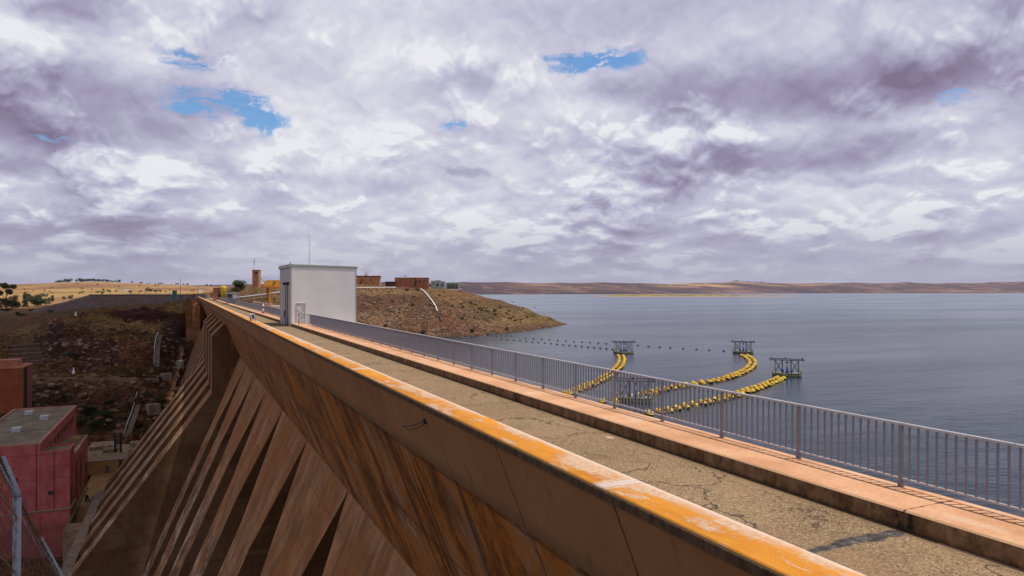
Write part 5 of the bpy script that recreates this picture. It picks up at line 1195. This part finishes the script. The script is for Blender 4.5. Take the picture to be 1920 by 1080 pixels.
# loose boulders on the shore and rocky slopes
rk = []
for k in range(4):
    bm = bmesh.new(); bmesh.ops.create_icosphere(bm, subdivisions=2, radius=1)
    for v in bm.verts: 
        f = .72+.5*random.random(); v.co = Vector((v.co.x*f, v.co.y*f*.85, v.co.z*f*.7))
    me = bpy.data.meshes.new('boulder'); bm.to_mesh(me); bm.free(); rk.append(me)
m_, g, b = newmat('shore_rock'); p = g.pos(); oi = g.new('ShaderNodeObjectInfo').outputs['Random']; n = g.noise(p, 1.5, 6, .65)
finish(g, b, g.mix(g.rng(g.add(g.mul(n, .5), g.mul(oi, .5)), .3, .7), (.060, .034, .022), (.21, .13, .085)), .95, g.bump(n, .5, .2))
for me in rk: me.materials.append(m_)
allrock = MB()
rng_ = np.random.default_rng(5)
def scatter_rocks(cnt, ur, vr, s0, s1, r0, r1, zmin):
    # stones too many to count, one mesh
    U_ = rng_.uniform(*ur, cnt); V_ = rng_.uniform(*vr, cnt)
    Sg = np.linspace(s0, s1, 70); hit = np.full(cnt, np.nan)
    for s in Sg:
        P = np.stack([(SF+CF*(U_-960)/FPX)*s, (CF-SF*(U_-960)/FPX)*s, -(V_-HOR)/FPX*s], -1); h = height(P[:,0], P[:,1]); ok = np.isnan(hit) & (P[:,2] <= h); hit[ok] = s
    for i in range(cnt):
        if np.isnan(hit[i]): continue
        p = at(U_[i], V_[i], hit[i]); 
        if p.z < zmin: continue
        r = r0+(r1-r0)*rng_.random()**3; me = rk[i % 4]; b0 = len(allrock.v); a = rng_.random()*6.28; ca_, sa_ = math.cos(a)*r, math.sin(a)*r
        for v in me.vertices: allrock.v.append((p.x+v.co.x*ca_-v.co.y*sa_, p.y+v.co.x*sa_+v.co.y*ca_, p.z+v.co.z*r*.8))
        for f in me.polygons: allrock.face([b0+q for q in f.vertices], 0)
scatter_rocks(3600, (668, 1066), (545, 634), 255, 445, .22, .95, -20.3)
scatter_rocks(1500, (668, 930), (575, 632), 255, 380, .3, 1.3, -20.3)
m2 = m_.copy(); m2.name = 'scattered_stone'; g2 = G(m2.node_tree)
o = allrock.build('stones', m2); tag(o, kind='stuff')
nt = m2.node_tree
for n_n in list(nt.nodes):
    if n_n.bl_idname == 'ShaderNodeObjectInfo':
        wn = nt.nodes.new('ShaderNodeTexVoronoi'); wn.inputs['Scale'].default_value = .6; gp_ = nt.nodes.new('ShaderNodeNewGeometry'); nt.links.new(gp_.outputs['Position'], wn.inputs['Vector']); sp_ = nt.nodes.new('ShaderNodeSeparateColor'); nt.links.new(wn.outputs['Color'], sp_.inputs[0])
        for lk in list(nt.links):
            if lk.from_node == n_n: nt.links.new(sp_.outputs[0], lk.to_socket)
allrock = MB()
scatter_rocks(2200, (60, 345), (600, 800), 205, 345, .3, 1.6, -60)
m_, g, b = newmat('dark_red_stone'); p = g.pos(); n = g.noise(p, 1.0, 6, .65); vr = g.sep(g.vor(p, .5, out='Color'))[0]
finish(g, b, g.mix(g.rng(g.add(g.mul(n, .5), g.mul(vr, .5)), .3, .75), (.085, .040, .026), (.26, .16, .105)), .95, g.bump(n, .5, .2))
tag(allrock.build('hillside_stones', m_), kind='stuff')

# ------------------------------------------------------------------ chain link fence in the near corner
M_post = pmat('rusting_galvanised_post', (.33, .36, .40), .25, 6, .5, .3); 
m_, g, b = newmat('rust_stained_post'); p = g.pos(); n = g.noise(p, 7, 6, .7); z = g.sep(p)[2]; x = g.sep(p)[0]
rust = g.rng(g.add(n, g.mul(g.rng(g.m('ABSOLUTE', g.sub(z, 1.62)), .22, .02), .20)), .56, .66)
finish(g, b, g.mix(rust, g.mix(g.noise(p, 30, 3, .6), (.17, .19, .22), (.28, .30, .34)), (.20, .085, .018)), .55, g.bump(n, .3, .003), .25); M_post = m_
fc = thing('chain_link_fence', 'chain link fence with a bent rusty steel post in the near corner', 'fence', (-1.2, 6, -3))
S1 = 5.0; pB = at(32, 927, S1); pT = at(2, 858, S1*.985); pG = at(29, 1500, S1)
r1 = .026
def angle_post(nm, B, T, Gd):
    mb = MB(); mb.tube([Gd, B+Vector((0, 0, -.02))], r1, 12); mb.build(nm, M_post, fc)
    mb = MB(); mb.tube([B+Vector((0, 0, -.03)), B, T], r1*.98, 12); mb.build('outrigger', M_post, fc)
angle_post('post', pB, pT, pG)
S2 = 7.6; qB = at(121, 1092, S2); qT = at(74, 1008, S2); qG = at(119, 1500, S2)
angle_post('post', qB, qT, qG)
S0 = 3.7; zB = pB+(pB-qB)*.95; zT = pT+(pT-qT)*.95; zG = zB-Vector((0, 0, 3))
angle_post('post', zB, zT, zG)
M_wire = pmat('rusty_wire', (.13, .075, .05), .3, 8, .7, .3); M_wire2 = pmat('pale_wire', (.34, .31, .28), .3, 8, .6, .4)
mb = MB()
def panel(A, Bv, h, cell=.058):
    # diamond mesh between two post heads, hanging h metres
    Ln = (Vector((Bv.x, Bv.y, 0))-Vector((A.x, A.y, 0))).length; n = int(Ln/cell)
    nz = int(h/cell)
    def P(i, j): t = i/n; q = A.lerp(Bv, t); return Vector((q.x+.004*math.sin(i*1.7+j), q.y, q.z-.02-j*cell*.95+.006*math.sin(i*.9+j*2.1)))
    for i in range(n):
        pts = []; 
        for j in range(nz): pts.append(P(i+(j % 2), j))
        mb.tube(pts, .0021, 4, 0, False)
panel(zB, pB, 1.7); panel(pB, qB, 1.9)
mb.build('wire_mesh', M_wire, fc)
mb = MB()
for (A, Bv, d) in ((zB, pB, .22), (zB, pB, .62), (pB, qB, .10), (pB, qB, .62), (pB, qB, 1.1), (zB, pB, 1.05)): mb.tube([A-Vector((0, 0, d)), A.lerp(Bv, .5)-Vector((0, 0, d+.03)), Bv-Vector((0, 0, d-.05))], .0035, 5)
mb.build('line_wire', M_wire2, fc)
mb = MB()
for k in range(4):
    t = .2+.25*k; A, Bv, Cv = zB.lerp(zT, t), pB.lerp(pT, t), qB.lerp(qT, t); mb.tube([A, A.lerp(Bv, .5)-Vector((0, 0, .02)), Bv, Bv.lerp(Cv, .5)-Vector((0, 0, .04)), Cv], .003, 5)
    for j in range(26):
        q = A.lerp(Bv, j/13) if j < 13 else Bv.lerp(Cv, (j-13)/13)
        for s_ in (1, -1): mb.tube([q+Vector((.02*s_, -.01, -.02)), q+Vector((-.02*s_, .01, .022))], .002, 4)
# a loose coil by the near outrigger
cc_ = pB.lerp(pT, .75)
mb.tube([cc_+Vector((.03*math.cos(a*.8)-.03, .02*math.sin(a), .05*math.sin(a*.8)-a*.012)) for a in np.linspace(0, 14, 60)], .0026, 4)
mb.build('barbed_wire', M_wire, fc)

# birds over the lake and valley
for i, (u, v, s, lb) in enumerate(((1545, 458, 190, 'small dark bird gliding low over the lake'), (391, 253, 160, 'small dark bird high above the white building'), (103, 284, 160, 'small dark bird high above the golden hill'))):
    c = at(u, v, s); mb = MB(); f = random.uniform(-.4, .4)
    rt = Matrix.Translation(c) @ Matrix.Rotation(-YAW+f, 4, 'Z')
    def W(*p): return tuple(rt @ Vector(p))
    mb.tube([W(0, -.22, 0), W(0, -.1, .02), W(0, .12, .01), W(0, .26, 0)], .05, 6, r2=.015)
    for sg in (-1, 1):
        b0 = len(mb.v); mb.v += [W(0, -.10, .03), W(0, .08, .03), W(sg*.28, .03, .12), W(sg*.28, -.09, .13), W(sg*.6, .02, .03), W(0, -.10, .015), W(0, .08, .015), W(sg*.28, .03, .105), W(sg*.28, -.09, .115)]
        for q in ((0,1,2,3),(3,2,4),(5,8,7,6),(8,4,7),(0,3,8,5),(1,6,7,2)): mb.face([b0+k for k in q])
    tag(mb.build('bird', pmat('bird_plumage', (.05, .045, .045), .2, 4, .8)), lb, 'bird')

# ------------------------------------------------------------------ unseen cloud overhead, added and shaped to shade the valley
m_, g, b = newmat('shade_cloud_white'); finish(g, b, (.8, .8, .82), 1.0, spec=0)
SHIFT = Vector((svec.x, svec.y, 0))/svec.z
def over(x, y, z0, zc_): return x+SHIFT.x*(zc_-z0), y+SHIFT.y*(zc_-z0)
ZC = 380
def add_shade_cloud(seed):
    rr = random.Random(seed); bm = bmesh.new()
    def puff(X, Y, r, dz=0, f=.5):          # X, Y: where its shade falls at the level of the parapet
        x, y = over(X, Y, -2.5, ZC)
        M = Matrix.Translation((x, y, ZC+dz)) @ Matrix.Diagonal((r, r, r*f, 1)); bmesh.ops.create_icosphere(bm, subdivisions=2, radius=1, matrix=M)
    Y = -40
    while Y < 376: puff(-5.6+rr.uniform(-.2, .2), Y, rr.uniform(9.8, 10.1), rr.uniform(-.6, .6), .8); Y += 3
    for Y in range(-40, 660, 24):
        xr = -24 if Y < 360 else -8
        X = xr
        while X > -420: r = rr.uniform(20, 34); puff(X+rr.uniform(-4, 0), Y+rr.uniform(-8, 8), r if X < xr else 20, rr.uniform(-4, 14)); X -= 26
    me = bpy.data.meshes.new('shade_cloud'); bm.to_mesh(me); bm.free(); me.materials.append(m_)
    for p in me.polygons: p.use_smooth = True
    o = bpy.data.objects.new('shade_cloud', me); COL.objects.link(o); tag(o, kind='stuff')
add_shade_cloud(3)

# ------------------------------------------------------------------ air
hm = bpy.data.materials.new('haze'); hm.use_nodes = True; hm.node_tree.nodes.clear(); g = G(hm.node_tree)
ho = g.new('ShaderNodeOutputMaterial'); pv = g.new('ShaderNodeVolumePrincipled'); g.l.new(pv.outputs[0], ho.inputs['Volume'])
pv.inputs['Color'].default_value = (.82, .82, .97, 1); pv.inputs['Density'].default_value = 1.7e-5; pv.inputs['Anisotropy'].default_value = .2
mb = MB(); mb.box((-16500, -6500, -75), (16500, 16500, 470)); o = mb.build('haze', hm); tag(o, kind='stuff')
